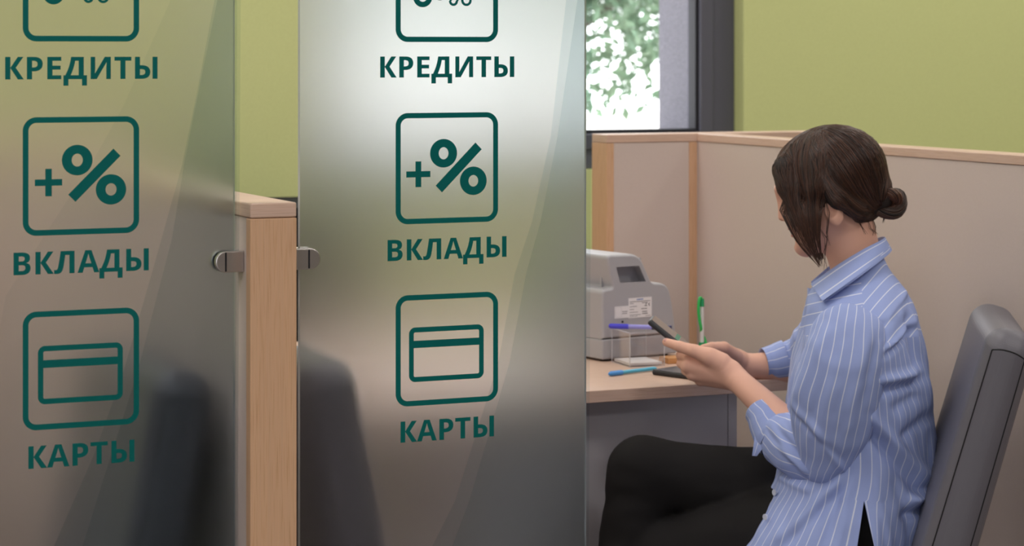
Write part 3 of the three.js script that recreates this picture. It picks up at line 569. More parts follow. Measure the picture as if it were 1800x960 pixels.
{
  const head = surface(headField, ...box3([fromHead(0.11, 0.1, 0.08), fromHead(-0.11, 0.1, -0.08), fromHead(0.11, -0.11, 0.08), fromHead(-0.11, -0.11, -0.08), NK1, NK1.clone().add(V(0.05, -0.01, 0.05)), NK1.clone().add(V(-0.05, -0.01, -0.05))], 0.01), 0.003);
  const torso = surface((p) => smin(bodyAll(p), cone(p, NK0, NK1, 0.047, 0.044), 0.015), ...box3([J.neck, J.pelvis, J.shL, J.shR, J.elL, J.elR], 0.11), 0.011);
  const left = surface(fL, ...box3([...handPts(handL), J.elL], 0.036), 0.0026), right = surface(fR, ...box3([...handPts(handR), J.elR], 0.036), 0.003);
  mesh('body', merged([head, torso, left, right]), skin, person);
}
// lips and brow keep their own colour
const lipMat = new THREE.MeshStandardMaterial({ color: sRGB('#b06a62'), roughness: 0.4 });
mesh('lips', surface((p0) => { const p = toHead(p0); return smin(ell(p, h3.ul, 0.0092, 0.0046, 0.0175), ell(p, h3.ll, 0.0092, 0.0052, 0.0155), 0.001); }, ...box3([fromHead(0.085, -0.05, 0.02), fromHead(0.065, -0.055, -0.02)], 0.012), 0.0014), lipMat, person);
// nails on the visible thumb
const nailMat = new THREE.MeshPhysicalMaterial({ color: sRGB('#d9a29a'), roughness: 0.25 });
{ const g = new THREE.SphereGeometry(1, 14, 10); g.scale(0.0068, 0.0025, 0.005); const n = mesh('thumb_nail', g, nailMat, person), q = L(1173, 599, 0.06); n.position.copy(q); n.rotation.z = -0.4; n.rotation.x = 0.9; }

// ---- trousers
const trouserMat = new THREE.MeshPhysicalMaterial({ color: sRGB('#201f20'), roughness: 0.85, sheen: 0.08, sheenColor: sRGB('#555558'), sheenRoughness: 0.6, specularIntensity: 0.3 });
function trousersField(p) {
  let d = cone(p, J.hipL, J.hipR, 0.098, 0.098);
  d = smin(d, cone(p, J.pelvis, L(1520, 850, 0), 0.095, 0.09), 0.04);
  const midR = L(1345, 872, 0.05);
  let u = smin(cone(p, J.hipR, midR, 0.098, 0.082), cone(p, midR, J.knR, 0.082, 0.056), 0.02);
  u = smin(u, cone(p, J.knR, J.anR, 0.058, 0.052), 0.03);
  let l = cone(p, J.hipL, J.knL, 0.1, 0.068); l = smin(l, cone(p, J.knL, J.anL, 0.066, 0.05), 0.025);
  d = smin(d, u, 0.02); d = smin(d, l, 0.012);
  return d + 0.0016 * noise3(p.x * 9, p.y * 22, p.z * 9);
}
mesh('trousers', surface(trousersField, ...box3([J.hipL, J.hipR, J.knR, J.knL, J.anR, J.anL], 0.13), 0.008), trouserMat, person);
const shoeMat = new THREE.MeshStandardMaterial({ color: sRGB('#151517'), roughness: 0.4 });
for (const a of [J.anR, J.anL]) mesh('shoe', surface((p) => { const y = a.y - 0.045; return smax(smin(cone(p, V(a.x, y + 0.03, a.z), V(a.x - 0.06, y, a.z), 0.042, 0.04), cone(p, V(a.x - 0.05, y, a.z), V(a.x - 0.19, y - 0.01, a.z + 0.02), 0.04, 0.028), 0.03), -(p.y - (y - 0.032)), 0.006); }, ...box3([a.clone().add(V(0.05, 0.05, 0.06)), a.clone().add(V(-0.24, -0.12, -0.06))], 0.01), 0.006), shoeMat, person);

// ---- shirt cloth: one stripe period across the texture, weave along it
const PERIOD = 0.0178;
const clothTex = dataTexture(96, 96, (u, v, x, y) => { const line = Math.exp(-Math.pow((u - 0.5) / 0.042, 2)), w = ((x + y) & 1 ? 2.5 : -2.5) + (rnd() - 0.5) * 5; const b = [150, 167, 219], k = line * 0.92; return [lerp(b[0], 236, k) + w, lerp(b[1], 239, k) + w, lerp(b[2], 246, k) + w]; });
const cloth = new THREE.MeshPhysicalMaterial({ map: clothTex, roughness: 0.82, sheen: 0.15, sheenColor: sRGB('#aab8e6'), side: THREE.DoubleSide });
// grid of points (rows x around) into a mesh; closed in the round direction
function gridMesh(rows, uvOf, skip, closed = true) {
  const n = rows.length, m = rows[0].length, pos = [], uv = [], idx = [], mm = closed ? m + 1 : m;
  const N = rows.map((r) => r.map(() => V())), P = (i, j) => rows[clamp(i, 0, n - 1)][closed ? (j + m) % m : clamp(j, 0, m - 1)];
  for (let i = 0; i < n; i++) for (let j = 0; j < m; j++) N[i][j].crossVectors(P(i, j + 1).clone().sub(P(i, j - 1)), P(i + 1, j).clone().sub(P(i - 1, j))).normalize();
  const nor = [];
  for (let i = 0; i < n; i++) for (let j = 0; j < mm; j++) { const q = rows[i][j % m]; pos.push(q.x, q.y, q.z); const w = N[i][j % m]; nor.push(w.x, w.y, w.z); uv.push(...uvOf(i, j, q)); }
  for (let i = 0; i < n - 1; i++) for (let j = 0; j < mm - 1; j++) {
    if (skip && skip(i, j, rows[i][j % m])) continue;
    const a = i * mm + j, b = a + 1, c = a + mm, d = c + 1; idx.push(a, b, c, b, d, c);
  }
  const g = new THREE.BufferGeometry(); g.setAttribute('position', new THREE.Float32BufferAttribute(pos, 3)); g.setAttribute('normal', new THREE.Float32BufferAttribute(nor, 3)); g.setAttribute('uv', new THREE.Float32BufferAttribute(uv, 2)); g.setIndex(idx);
  return g;
}
function spline(values, t) { const n = values.length - 1, x = clamp(t) * n, i = Math.min(n - 1, Math.floor(x)), f = x - i, g = (k) => values[clamp(k, 0, n)]; const a = g(i - 1), b = g(i), c = g(i + 1), d = g(i + 2); return b + 0.5 * f * (c - a + f * (2 * a - 5 * b + 4 * c - d + f * (3 * (b - c) + d - a))); }
// folds: [x1, y1, x2, y2, width, height] in metres on the side view of the cloth
function foldAt(list, x, y) {
  let s = 0;
  for (const [x1, y1, x2, y2, w, h] of list) {
    const dx = x2 - x1, dy = y2 - y1, l2 = dx * dx + dy * dy, t = ((x - x1) * dx + (y - y1) * dy) / l2;
    if (t < -0.25 || t > 1.25) continue;
    const d = ((x - x1) * -dy + (y - y1) * dx) / Math.sqrt(l2), k = smooth(-0.25, 0.15, t) * (1 - smooth(0.85, 1.25, t));
    s += h * k * Math.exp(-d * d / (w * w));
  }
  return s;
}
const foldPx = (rows, c) => rows.map(([u1, v1, u2, v2, w, h]) => { const a = L(u1, v1, c), b = L(u2, v2, c); return [a.x, a.y, b.x, b.y, w / 1007, h]; });

// torso: [v, front u, back u, half width]
const TOR = [[452, 1482, 1553, 0.05], [476, 1452, 1566, 0.07], [500, 1430, 1585, 0.105], [525, 1418, 1600, 0.143], [555, 1412, 1609, 0.172], [600, 1402, 1619, 0.187], [650, 1390, 1630, 0.185], [700, 1382, 1638, 0.178], [750, 1378, 1644, 0.172], [800, 1374, 1649, 0.172], [840, 1362, 1648, 0.18], [875, 1340, 1643, 0.195], [910, 1318, 1640, 0.21], [950, 1292, 1634, 0.222], [990, 1276, 1628, 0.23], [1030, 1268, 1624, 0.232]];
const torsoFolds = foldPx([
  [1540, 684, 1616, 676, 9, -0.010], [1545, 668, 1612, 662, 10, 0.010], [1530, 730, 1640, 858, 10, 0.012], [1518, 744, 1622, 880, 9, -0.010], [1570, 720, 1612, 700, 12, -0.007], [1590, 770, 1636, 740, 10, -0.008],
  [1612, 560, 1640, 720, 7, 0.006], [1598, 570, 1616, 660, 6, -0.008], [1600, 880, 1655, 884, 9, 0.016], [1590, 905, 1650, 905, 8, -0.010], [1470, 850, 1380, 935, 9, 0.009], [1462, 872, 1350, 975, 10, -0.008], [1495, 850, 1460, 960, 8, 0.008], [1480, 850, 1440, 960, 7, -0.007], [1370, 850, 1420, 862, 8, 0.006],
  [1538, 850, 1560, 960, 8, 0.005], [1575, 850, 1610, 960, 9, -0.006], [1530, 600, 1580, 540, 9, -0.004], [1560, 560, 1600, 520, 7, 0.005], [1558, 610, 1605, 575, 6, 0.006], [1556, 620, 1606, 590, 5, -0.006], [1408, 560, 1404, 640, 7, -0.006], [1545, 600, 1535, 740, 8, 0.004],
], -0.16);
const NT = 220, NV = 190, lev = TOR.map(([v, a, b, w]) => { const p = L(a, v, 0), q = L(b, v, 0); return [(p.x + q.x) / 2, (p.y + q.y) / 2, (q.x - p.x) / 2, w]; });
const torsoRows = [];
for (let i = 0; i <= NV; i++) {
  const t = i / NV, cx = spline(lev.map((l) => l[0]), t), cy = spline(lev.map((l) => l[1]), t), ra = spline(lev.map((l) => l[2]), t), rb = spline(lev.map((l) => l[3]), t), row = [];
  for (let j = 0; j < NT; j++) {
    const th = -Math.PI / 2 - j / NT * Math.PI * 2, c = Math.cos(th), s = Math.sin(th), e = 2 / 2.35;
    const ex = Math.sign(c) * Math.pow(Math.abs(c), e), ez = Math.sign(s) * Math.pow(Math.abs(s), e);
    const x = cx + ra * ex, z = rb * ez, y = cy - 0.012 * Math.max(0, -Math.cos(th)) * smooth(0.2, 0, t);
    let d = foldAt(torsoFolds, x, y) * smooth(-0.2, 0.35, s) + foldAt(torsoFolds, x, y + 0.03) * smooth(0.2, -0.35, s) * 0.8;
    const amt = smooth(0.12, 0.3, t);
    d += amt * (0.004 * noise3(x * 11 + z * 4, y * 5, z * 11) + 0.0022 * noise3(x * 26, y * 12 + 5, z * 26)) + 0.004 * smooth(0.75, 1, t) * noise3(x * 22, y * 3 + 3, z * 22);
    const nl = Math.hypot(c * rb, s * ra) || 1;
    row.push(V(x + d * c * rb / nl, y, z + d * s * ra / nl));
  }
  torsoRows.push(row);
}
const shirt = new THREE.Group(); shirt.name = 'shirt'; person.add(shirt);
{
  const around = Math.round(1.12 / PERIOD), vA = L(1519, 884, -0.2), vB = L(1506, 965, -0.21), vC = L(1538, 965, -0.21), I0 = Math.round(NV * 0.305);
  // side vent: the cloth is cut along one column below the apex and opens
  let JV = 0, best = 9; const ri = torsoRows.findIndex((r) => r[0].y < vA.y); torsoRows[ri].forEach((q, j) => { const e = Math.abs(q.x - vA.x); if (q.z > 0.05 && e < best) { best = e; JV = j; } });
  for (let i = ri; i < torsoRows.length; i++) { const r = torsoRows[i], t = (vA.y - r[JV].y) / (vA.y - vB.y), xl = lerp(vA.x, vB.x, t), xr = lerp(vA.x, vC.x, t), back = r[JV + 1].x > r[JV].x, dl = (back ? xl : xr) - r[JV].x, dr = (back ? xr : xl) - r[JV + 1].x; for (let k = 0; k < 22; k++) { const f = Math.exp(-k / 7); r[JV - k].x += dl * f; r[JV + 1 + k].x += dr * f; } }
  mesh('shirt_body', gridMesh(torsoRows.slice(I0), (i, j, q) => [j / NT * around, i * 0.0035 / 0.02], (i, j, q) => j === JV && q.z > 0 && q.y < vA.y), cloth, shirt);
  // yoke: cut across, its stripes run another way before and behind the shoulder seam
  const top = torsoRows.slice(0, I0 + 1), xs = L(1514, 520, -0.15).x;
  for (const part of [0, 1]) mesh(part ? 'back_yoke' : 'front_yoke', gridMesh(top, (i, j, q) => { const dx = q.x - xs, a = part ? dx * 0.86 - q.y * 0.5 + q.z * 0.2 : q.y - dx * 0.22 - q.z * 0.12; return [a / PERIOD, (part ? dx * 0.5 + q.y * 0.86 : dx) / 0.02]; }, (i, j, q) => (q.x > xs) !== !!part), cloth, shirt);
}
// sleeves: tubes of elliptic section along an arm [u, v, depth, radius across, radius deep]
function sleeve(name, stations, n, folds, noiseK, stripes, capEnd = false, fold = false) {
  const pts = stations.map(([u, v, c]) => L(u, v, c)), rows = [], NS = 84, M = 110;
  const at = (k, t) => spline(stations.map((s) => s[k]), t), pos = (t) => V(spline(pts.map((p) => p.x), t), spline(pts.map((p) => p.y), t), spline(pts.map((p) => p.z), t));
  let len = 0; const ls = [];
  for (let i = 0; i <= NS; i++) {
    const t = i / NS, p = pos(t), tan = pos(Math.min(1, t + 0.01)).sub(pos(Math.max(0, t - 0.01))).normalize(), side = V(0, 0, 1).addScaledVector(tan, -tan.z).normalize(), up = side.clone().cross(tan);
    const ra = at(3, t), rb = at(4, t), row = []; if (i) len += p.distanceTo(pos((i - 1) / NS)); ls.push(len);
    for (let j = 0; j < M; j++) {
      const a = -Math.PI / 2 + j / M * Math.PI * 2, c = Math.cos(a), s = Math.sin(a), q = p.clone().addScaledVector(up, c * ra).addScaledVector(side, s * rb);
      const d = foldAt(folds, q.x, q.y) * smooth(-0.3, 0.3, s) + noiseK * (0.003 * noise3(q.x * 14 + 3, q.y * 9, q.z * 14) + 0.0016 * noise3(q.x * 35, q.y * 22, q.z * 30));
      row.push(q.addScaledVector(up, c * d).addScaledVector(side, s * d));
    }
    rows.push(row);
  }
  if (capEnd) for (let k = 1; k <= 8; k++) { const f = Math.cos(k / 8 * Math.PI / 2), e = pts[pts.length - 1], tan = pos(1).sub(pos(0.97)).normalize(), r = stations[stations.length - 1][3]; rows.push(rows[NS].map((q) => e.clone().add(q.clone().sub(e).multiplyScalar(Math.max(f, 0.01))).addScaledVector(tan, r * Math.sin(k / 8 * Math.PI / 2) * 0.85))); ls.push(len + k * r * 0.2); }
  if (fold) { const e = pts[pts.length - 1], tan = pos(1).sub(pos(0.97)).normalize(), last = rows[NS]; for (const [k, back] of [[0.99, -0.0008], [0.95, 0.0002], [0.93, 0.004], [0.92, 0.02]]) { rows.push(last.map((q) => e.clone().add(q.clone().sub(e).multiplyScalar(k)).addScaledVector(tan, -back))); ls.push(len + 0.002); } }
  return mesh(name, gridMesh(rows, (i, j) => [j / M * stripes, ls[i] / 0.02]), cloth, shirt);
}
const upFolds = foldPx([[1450, 590, 1400, 700, 9, 0.004], [1470, 600, 1425, 740, 8, -0.003], [1520, 600, 1490, 760, 10, 0.004], [1540, 600, 1520, 700, 7, -0.004], [1395, 715, 1440, 770, 7, 0.006], [1400, 735, 1470, 800, 6, -0.006], [1425, 740, 1480, 830, 6, 0.005]], -0.2);
sleeve('upper_sleeve', [[1494, 568, -0.13, 0.05, 0.04], [1492, 584, -0.148, 0.062, 0.05], [1488, 615, -0.16, 0.068, 0.055], [1480, 655, -0.165, 0.072, 0.058], [1469, 700, -0.16, 0.077, 0.06], [1462, 745, -0.15, 0.07, 0.058], [1456, 785, -0.135, 0.057, 0.054], [1449, 808, -0.125, 0.047, 0.05]], 0, upFolds, 0.8, 26, true);
const lowFolds = foldPx([[1385, 745, 1445, 800, 6, 0.007], [1370, 765, 1440, 835, 6, -0.006], [1365, 790, 1420, 830, 6, 0.006], [1400, 750, 1460, 790, 6, -0.006], [1350, 770, 1400, 830, 6, -0.004]], -0.16);
sleeve('lower_sleeve', [[1462, 806, -0.125, 0.046, 0.05], [1440, 802, -0.12, 0.05, 0.05], [1412, 790, -0.105, 0.051, 0.048], [1388, 778, -0.085, 0.047, 0.044], [1366, 762, -0.06, 0.038, 0.04]], 0, lowFolds, 1, 18);
sleeve('cuff', [[1371, 773, -0.066, 0.0395, 0.041], [1363, 763, -0.056, 0.0405, 0.042], [1350, 745, -0.043, 0.034, 0.038], [1341, 731, -0.034, 0.0285, 0.034], [1334, 722, -0.027, 0.0265, 0.032]], 0, [], 0.25, 12, false, true);
{ // turned-back corner of the cuff
  const a = L(1346, 803, -0.085), b = L(1322, 801, -0.08), c = L(1328, 760, -0.072), d = L(1350, 775, -0.085), rows = [];
  for (let i = 0; i <= 8; i++) { const r = []; for (let j = 0; j <= 6; j++) { const s = i / 8, t = j / 6, p = c.clone().lerp(d, t).lerp(b.clone().lerp(a, t * 0.35), s); p.z += 0.004 * Math.sin(s * 3) + 0.002; r.push(p); } rows.push(r); }
  mesh('cuff_corner', gridMesh(rows, (i, j) => [j / 6 * 1.3, i * 0.2], null, false), cloth, shirt);
}
sleeve('far_sleeve', [[1500, 570, 0.15, 0.05, 0.05], [1470, 590, 0.21, 0.062, 0.055], [1440, 612, 0.255, 0.056, 0.05], [1410, 628, 0.275, 0.044, 0.044], [1385, 634, 0.275, 0.0365, 0.038], [1362, 637, 0.27, 0.0305, 0.033]], 0, foldPx([[1400, 590, 1420, 660, 6, 0.005], [1380, 595, 1395, 660, 5, -0.004]], 0.23), 0.8, 14);
sleeve('far_cuff', [[1382, 632, 0.275, 0.037, 0.038], [1366, 636, 0.272, 0.035, 0.037], [1352, 638, 0.269, 0.0315, 0.034], [1343, 639.5, 0.266, 0.0292, 0.033]], 0, [], 0.2, 12, false, true);

// collar: fold edge and lower edge, from the back round to the front, both sides
{
  const T = [[1556, 417, 0], [1549, 422, -0.032], [1514, 440, -0.056], [1470, 467, -0.052], [1425, 499, -0.018]], B = [[1567, 437, 0], [1558, 447, -0.04], [1528, 470, -0.082], [1487, 500, -0.118], [1446, 529, -0.13]], S = [[1545, 452, 0], [1540, 455, -0.03], [1508, 468, -0.05], [1470, 488, -0.046], [1432, 512, -0.012]];
  const line = (rows, t, sgn) => { const p = rows.map(([u, v, c]) => L(u, v, c)); return V(spline(p.map((q) => q.x), t), spline(p.map((q) => q.y), t), sgn * spline(p.map((q) => q.z), t)); };
  const make = (A, Bq, lift) => { const rows = []; for (let i = 0; i <= 12; i++) { const r = []; for (let j = -40; j <= 40; j++) { const t = Math.abs(j) / 40, s = Math.sign(j) || 1, f = i / 12; const p = line(A, t, s).lerp(line(Bq, t, s), f); p.z += s * lift * Math.sin(f * Math.PI) * smooth(0, 0.2, t); r.push(p); } rows.push(r); } return rows; };
  const outer = make(T, B, 0.004), inner = make(T, S, -0.002);
  mesh('collar', merged([gridMesh(outer, (i, j) => [i / 12 * 1.75 + 0.2, j * 0.25], null, false), gridMesh(outer.map((r) => r.map((p) => p.clone().add(V(0.0012, -0.0025, 0)))), (i, j) => [i / 12 * 1.75 + 0.2, j * 0.25], null, false)]), cloth, shirt);
  mesh('collar_stand', gridMesh(inner, (i, j) => [i / 12 * 1.5, j * 0.25], null, false), cloth, shirt);
}
{ // button placket down the front edge
  const A = gl([[1423, 506, 0.0], [1421, 545, 0.0], [1411, 600, 0.0], [1398, 650, 0.0], [1386, 710, 0.0]]), rows = [];
  for (let i = 0; i <= 30; i++) { const p = poly(A, i / 30), r = []; for (let j = 0; j <= 8; j++) { const f = j / 8; r.push(V(p.x - 0.004 + 0.02 * f * f, p.y, lerp(-0.012, 0.05, f) * (0.5 + 0.5 * smooth(0, 0.4, i / 30)))); } rows.push(r); }
  mesh('placket', gridMesh(rows, (i, j) => [j / 8 * 2, i * 0.4], null, false), cloth, shirt);
}
const buttonMat = new THREE.MeshPhysicalMaterial({ color: sRGB('#cfd6ea'), roughness: 0.2, clearcoat: 0.5 });
for (const [u, v, c, rx, ry] of [[1345, 909, -0.137, 0, -0.75], [1361, 866, -0.101, 0, -0.9]]) {
  const g = new THREE.CylinderGeometry(0.0052, 0.0052, 0.002, 20); g.rotateX(Math.PI / 2); const b = mesh('button', g, buttonMat, shirt); b.position.copy(L(u, v, c)); b.rotation.y = ry; b.rotation.x = rx;
}

// ---- hair
const hairBase = new THREE.MeshStandardMaterial({ color: lin(0.016, 0.009, 0.007), roughness: 0.75 });
const hairMat = new THREE.MeshPhysicalMaterial({ vertexColors: true, roughness: 0.4, specularIntensity: 0.9 });
const cut = { front: V(0.074, 0.0, 0) };
const CL = [[1406, 268, -0.03, 0.019], [1381, 298, -0.045, 0.02], [1386, 330, -0.062, 0.017], [1396, 362, -0.07, 0.012], [1406, 392, -0.072, 0.0065], [1424, 430, -0.067, 0.003], [1443, 462, -0.06, 0.001]].map(([u, v, c, r]) => [L(u, v, c), r]);
const CL2 = [[1445, 290, -0.062, 0.02], [1432, 335, -0.07, 0.0145], [1428, 372, -0.074, 0.009], [1436, 415, -0.068, 0.003]].map(([u, v, c, r]) => [L(u, v, c), r]);
function hairField(p0) {
  const p = toHead(p0);
  let d = ell(p, h3.cran, 0.1005, 0.083, 0.081);
  // hairline: forehead to ear to nape
  const front = p.x * 0.86 - p.y * 0.52 - 0.036, low = -(p.y + 0.032 + Math.max(0, -p.x - 0.02) * 0.75);
  d = smax(d, smin(1, Math.max(Math.min(front, 1), -1), 0.001), 0.012); d = smax(d, low - 0.012, 0.014);
  d = smin(d, cone(p, V(-0.055, -0.035, 0), V(-0.083, -0.037, 0), 0.042, 0.028), 0.03);
  // hair drawn back over the top of the ears
  for (const sgn of [1, -1]) { _pa.set(p0.x, p0.y, p0.z * sgn); d = smin(d, cone(_pa, EH[0], EH[1], 0.014, 0.0135), 0.01); d = smin(d, cone(_pa, EH[1], EH[2], 0.0135, 0.016), 0.01); }
  for (const [C, sgn] of [[CL, 1], [CL, -1], [CL2, 1], [CL2, -1]]) for (let k = 0; k < C.length - 1; k++) {
    const a = C[k], b = C[k + 1]; _pa.set(p0.x, p0.y, p0.z * sgn);
    d = smin(d, cone(_pa, a[0], b[0], a[1], b[1]), 0.008);
  }
  return d;
}
const _pa = V(), EH = [L(1444, 326, -0.078), L(1472, 352, -0.078), L(1512, 374, -0.052)];
mesh('hair', surface(hairField, ...box3([fromHead(0.12, 0.12, 0.1), fromHead(-0.13, 0.12, -0.1), fromHead(0.12, -0.1, 0.1), fromHead(-0.13, -0.1, -0.1), L(1443, 470, -0.07)], 0.008), 0.0035), hairBase, person);
// locks: thin strands laid over the hair
const strandGeo = { pos: [], nor: [], col: [], idx: [] };
function strand(pts, r, col) {
  const n = pts.length, S = 4, base = strandGeo.pos.length / 3;
  for (let i = 0; i < n; i++) {
    const t = pts[Math.min(n - 1, i + 1)].clone().sub(pts[Math.max(0, i - 1)]).normalize(), a = V(0.31, 0.2, 0.93).cross(t).normalize(), b = t.clone().cross(a), rr = r * (0.35 + 0.65 * Math.sin(Math.PI * clamp(0.08 + 0.9 * i / (n - 1))));
    for (let k = 0; k < S; k++) { const w = k / S * Math.PI * 2, nx = a.clone().multiplyScalar(Math.cos(w)).addScaledVector(b, Math.sin(w)); strandGeo.pos.push(pts[i].x + nx.x * rr, pts[i].y + nx.y * rr, pts[i].z + nx.z * rr); strandGeo.nor.push(nx.x, nx.y, nx.z); strandGeo.col.push(...col); }
  }
  for (let i = 0; i < n - 1; i++) for (let k = 0; k < S; k++) { const a = base + i * S + k, b = base + i * S + (k + 1) % S; strandGeo.idx.push(a, a + S, b, b, a + S, b + S); }
}
const grad = V(), gp = V();
function onHair(p, lift, iters = 5) {
  for (let k = 0; k < iters; k++) { const d = hairField(p) - lift, e = 0.002; grad.set(hairField(gp.copy(p).setX(p.x + e)) - d - lift, hairField(gp.copy(p).setY(p.y + e)) - d - lift, hairField(gp.copy(p).setZ(p.z + e)) - d - lift).normalize(); p.addScaledVector(grad, -d); }
  return p;
}
const backA = gl([[1436, 226, -0.001], [1480, 220, -0.001], [1525, 248, -0.004], [1550, 292, -0.006], [1554, 328, -0.01], [1546, 352, -0.015]]), backB = gl([[1412, 236, -0.002], [1425, 276, -0.066], [1450, 328, -0.088], [1480, 362, -0.087], [1512, 380, -0.064], [1540, 370, -0.03]]);
const frontA = gl([[1416, 228, -0.001], [1360, 256, -0.006], [1347, 292, -0.032], [1360, 345, -0.07], [1378, 385, -0.082], [1402, 428, -0.08], [1440, 470, -0.066]]), frontB = gl([[1460, 222, -0.002], [1455, 260, -0.06], [1452, 300, -0.08], [1448, 340, -0.09], [1444, 380, -0.09], [1442, 420, -0.082], [1447, 468, -0.068]]);
function brown(k) { const h = Math.pow(rnd(), 1.5); return [lerp(0.013, 0.09, h) * k, lerp(0.0068, 0.036, h) * k, lerp(0.0053, 0.02, h) * k]; }
function lay(A, B, count, mirror, r, n = 16, hold = 0.93, fade = 0.1) {
  for (let q = 0; q < count; q++) {
    const s = clamp((q + rnd()) / count + (rnd() - 0.5) * 0.03), w = (rnd() - 0.5) * 0.04, lift = 0.0004 + rnd() * 0.0016, t1 = 1 - rnd() * fade, pts = [];
    for (let i = 0; i < n; i++) { const t = i / (n - 1) * t1, p = poly(A, t).lerp(poly(B, t), clamp(s + w * Math.sin(t * 5 + q))); if (t < hold) onHair(p, lift, 3); p.z *= mirror; pts.push(p); }
    strand(pts, r * (0.7 + rnd() * 0.6), brown(1));
  }
}
lay(backA, backB, 520, 1, 0.0006); lay(backA, backB, 150, -1, 0.0011, 12); lay(frontA, frontB, 400, 1, 0.0006, 18, 0.6, 0.45); lay(frontA, frontB, 110, -1, 0.0011, 12, 0.6);
const napeA = gl([[1440, 300, -0.08], [1460, 336, -0.09], [1484, 356, -0.087], [1512, 374, -0.06], [1538, 366, -0.03]]), napeB = gl([[1444, 322, -0.087], [1466, 358, -0.091], [1494, 376, -0.07], [1520, 392, -0.035], [1542, 372, -0.015]]);
lay(napeA, napeB, 130, 1, 0.0006); lay(napeA, napeB, 50, -1, 0.001, 10);
// loose wisps
for (const w of [[[1440, 400, -0.075], [1452, 420, -0.07], [1447, 450, -0.06], [1452, 476, -0.055]], [[1436, 420, -0.07], [1441, 445, -0.062], [1438, 470, -0.058]], [[1450, 345, -0.086], [1457, 375, -0.084], [1452, 410, -0.075], [1455, 432, -0.07]], [[1532, 380, -0.03], [1538, 398, -0.03], [1536, 415, -0.025]], [[1525, 384, -0.04], [1530, 402, -0.035], [1541, 412, -0.03]], [[1555, 378, -0.02], [1553, 392, -0.02]], [[1500, 372, -0.06], [1512, 392, -0.05], [1522, 412, -0.045]]]) for (let k = 0; k < 4; k++) strand(w.map(([u, v, c], i) => L(u + (rnd() - 0.5) * 5 * (i + 1) / 2, v, c)).reduce((a, p, i, all) => { if (i) a.push(all[i - 1].clone().lerp(p, 0.5)); a.push(p); return a; }, []), 0.0004, brown(0.8));
// bun: coiled hank behind the head
const coil = (rows, R, turns, count) => { const c = gl(rows); for (let q = 0; q < count; q++) { const a0 = q / count * Math.PI * 2, rr = R * Math.sqrt(0.45 + 0.55 * rnd()), pts = []; for (let i = 0; i <= 22; i++) { const t = i / 22, p = poly(c, t), tan = poly(c, Math.min(1, t + 0.02)).sub(poly(c, Math.max(0, t - 0.02))).normalize(), a = V(0.1, 0.2, 1).cross(tan).normalize(), b = tan.clone().cross(a), w = a0 + t * turns, k = rr * (0.55 + 0.45 * Math.sin(Math.PI * clamp(t * 0.96 + 0.02))); pts.push(p.addScaledVector(a, Math.cos(w) * k).addScaledVector(b, Math.sin(w) * k)); } strand(pts, 0.0013, brown(1.1)); } };
coil([[1534, 366, -0.02], [1555, 374, -0.025], [1574, 372, -0.02], [1582, 358, -0.008], [1578, 344, 0.004], [1560, 344, 0.01], [1540, 352, 0.01]], 0.0125, 4, 110);
coil([[1536, 352, -0.01], [1553, 340, -0.022], [1570, 343, -0.026], [1577, 354, -0.02], [1562, 362, -0.012]], 0.0105, 3, 80);
coil([[1540, 345, 0.0], [1552, 334, 0.0], [1560, 336, 0.005], [1562, 348, 0.01]], 0.0075, 2, 40);
{
  const g = new THREE.BufferGeometry(); g.setAttribute('position', new THREE.Float32BufferAttribute(strandGeo.pos, 3)); g.setAttribute('normal', new THREE.Float32BufferAttribute(strandGeo.nor, 3)); g.setAttribute('color', new THREE.Float32BufferAttribute(strandGeo.col, 3)); g.setIndex(strandGeo.idx);
  const m = mesh('hair_strands', g, hairMat, person); m.userData = { kind: 'stuff', label: 'fine brown strands and low bun' };
}
// ---------------------------------------------------------------- the phone in her hands
{
  const top = L(1143, 561, 0.07), low = L(1262, 657, 0.07), len = 0.156, dir = low.clone().sub(top).normalize();
  const t = thing('smartphone', 'dark smartphone held in both hands of the woman', 'phone');
  const black = new THREE.MeshPhysicalMaterial({ color: sRGB('#35363b'), roughness: 0.38 }), screen = new THREE.MeshPhysicalMaterial({ color: sRGB('#5b5a60'), roughness: 0.12, clearcoat: 1 });
  const wide = V(0, 0, -1), nrm = wide.clone().cross(dir).normalize(); if (nrm.y < 0) nrm.multiplyScalar(-1);
  const inner = new THREE.Matrix4().makeBasis(dir, nrm, dir.clone().cross(nrm)); inner.setPosition(top.x, top.y, top.z - 0.0375);
  person.updateMatrix();
  new THREE.Matrix4().multiplyMatrices(person.matrix, inner).decompose(t.position, t.quaternion, t.scale);
  mesh('body', bx(0, len, -0.0105, 0, -0.0375, 0.0375, 0.0045), black, t);
  mesh('screen', bx(0.003, len - 0.003, -0.0004, 0.0006, -0.0352, 0.0352), screen, t);
  const stripe = mesh('screen_banner', bx(0.055, 0.064, 0.0005, 0.0009, -0.033, 0.033), new THREE.MeshStandardMaterial({ color: sRGB('#2f8f74'), roughness: 0.3 }), t);
  stripe.userData = { label: 'green band shown on the screen' };
}
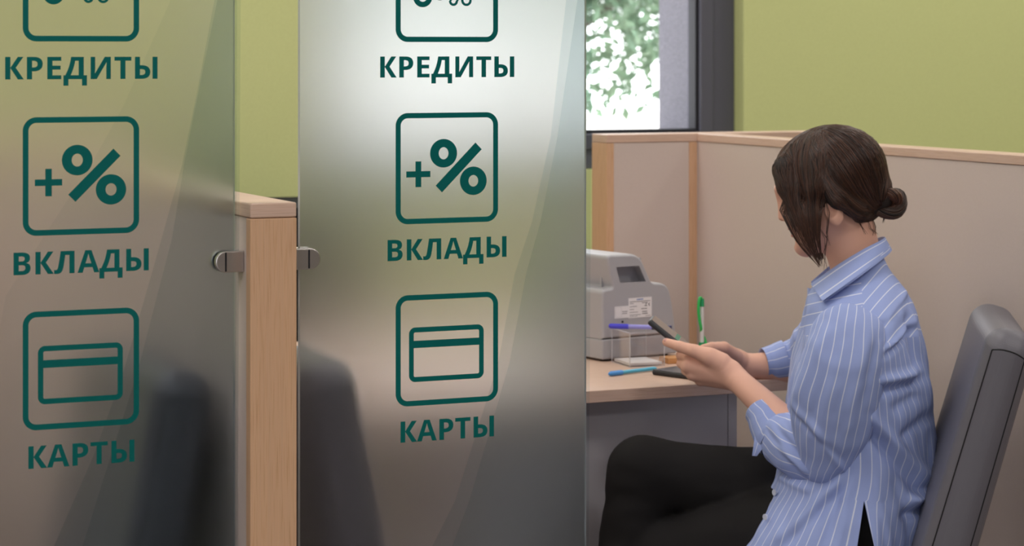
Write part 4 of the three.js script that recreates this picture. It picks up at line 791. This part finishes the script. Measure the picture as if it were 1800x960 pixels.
// ---------------------------------------------------------------- the tree outside the window
{
  const base = onZ(1075, 200, 14), t = thing('tree', 'leafy green tree outside the window', 'tree', [base.x, -0.4, -14]);
  const bark = new THREE.MeshStandardMaterial({ color: sRGB('#6d6660'), roughness: 0.9 }), leafM = new THREE.MeshPhysicalMaterial({ color: sRGB('#7f9680'), roughness: 0.9, transmission: 0.2, thickness: 0, vertexColors: true });
  mesh('trunk', tube([V(-0.9, 0, 0), V(-0.85, 1.2, 0.1), V(-0.6, 2.6, 0), V(-0.5, 4.2, 0.1)], 0.11, 20, 10), bark, t);
  for (const q of [[V(-0.75, 1.7, 0), V(-0.2, 1.95, 0.1), V(0.35, 2.35, 0)], [V(-0.6, 2.4, 0), V(0.1, 2.7, 0.3), V(0.8, 2.6, 0.2)], [V(-0.7, 2.2, 0), V(-1.4, 2.6, 0.2), V(-1.9, 2.5, 0)]]) mesh('branch', tube(q, 0.03, 14, 7), bark, t);
  const pos = [], col = [], idx = [];
  const leaf = (c, s) => { const a = V(rnd() - 0.5, rnd() - 0.5, rnd() - 0.5).normalize(), b = V(rnd() - 0.5, rnd() - 0.5, rnd() - 0.5).cross(a).normalize(), k = pos.length / 3, n = a.clone().cross(b).multiplyScalar(s * 0.12); const P = [c.clone().addScaledVector(a, -s), c.clone().addScaledVector(b, s * 0.45).add(n), c.clone().addScaledVector(a, s), c.clone().addScaledVector(b, -s * 0.45).add(n)]; const g = 0.65 + rnd() * 0.5; for (const p of P) { pos.push(p.x, p.y, p.z); col.push(g * (0.85 + rnd() * 0.2), g, g * 0.95); } idx.push(k, k + 1, k + 2, k, k + 2, k + 3); };
  // clumps, with open sky between them
  for (let q = 0; q < 900; q++) {
    const c = V(-2.6 + rnd() * 4.0, 1.35 + Math.pow(rnd(), 0.8) * 2.6, (rnd() - 0.5) * 1.8), gap = noise3(c.x * 2.6, c.y * 2.6, c.z * 0.6);
    if (gap < -0.52 || c.y < 1.54 + 0.25 * noise2(c.x * 2.2, 4) + 0.12 * c.x) continue;
    const R = 0.09 + rnd() * 0.12; for (let k = 0; k < 30; k++) leaf(c.clone().add(V(rnd() - 0.5, (rnd() - 0.5) * 0.8, rnd() - 0.5).multiplyScalar(2 * R)), 0.034 + rnd() * 0.03);
  }
  const g = new THREE.BufferGeometry(); g.setAttribute('position', new THREE.Float32BufferAttribute(pos, 3)); g.setAttribute('color', new THREE.Float32BufferAttribute(col, 3)); g.setIndex(idx); g.computeVertexNormals();
  const f = mesh('foliage', g, leafM, t); f.userData = { kind: 'stuff' };
}
renderer.render(scene, camera);
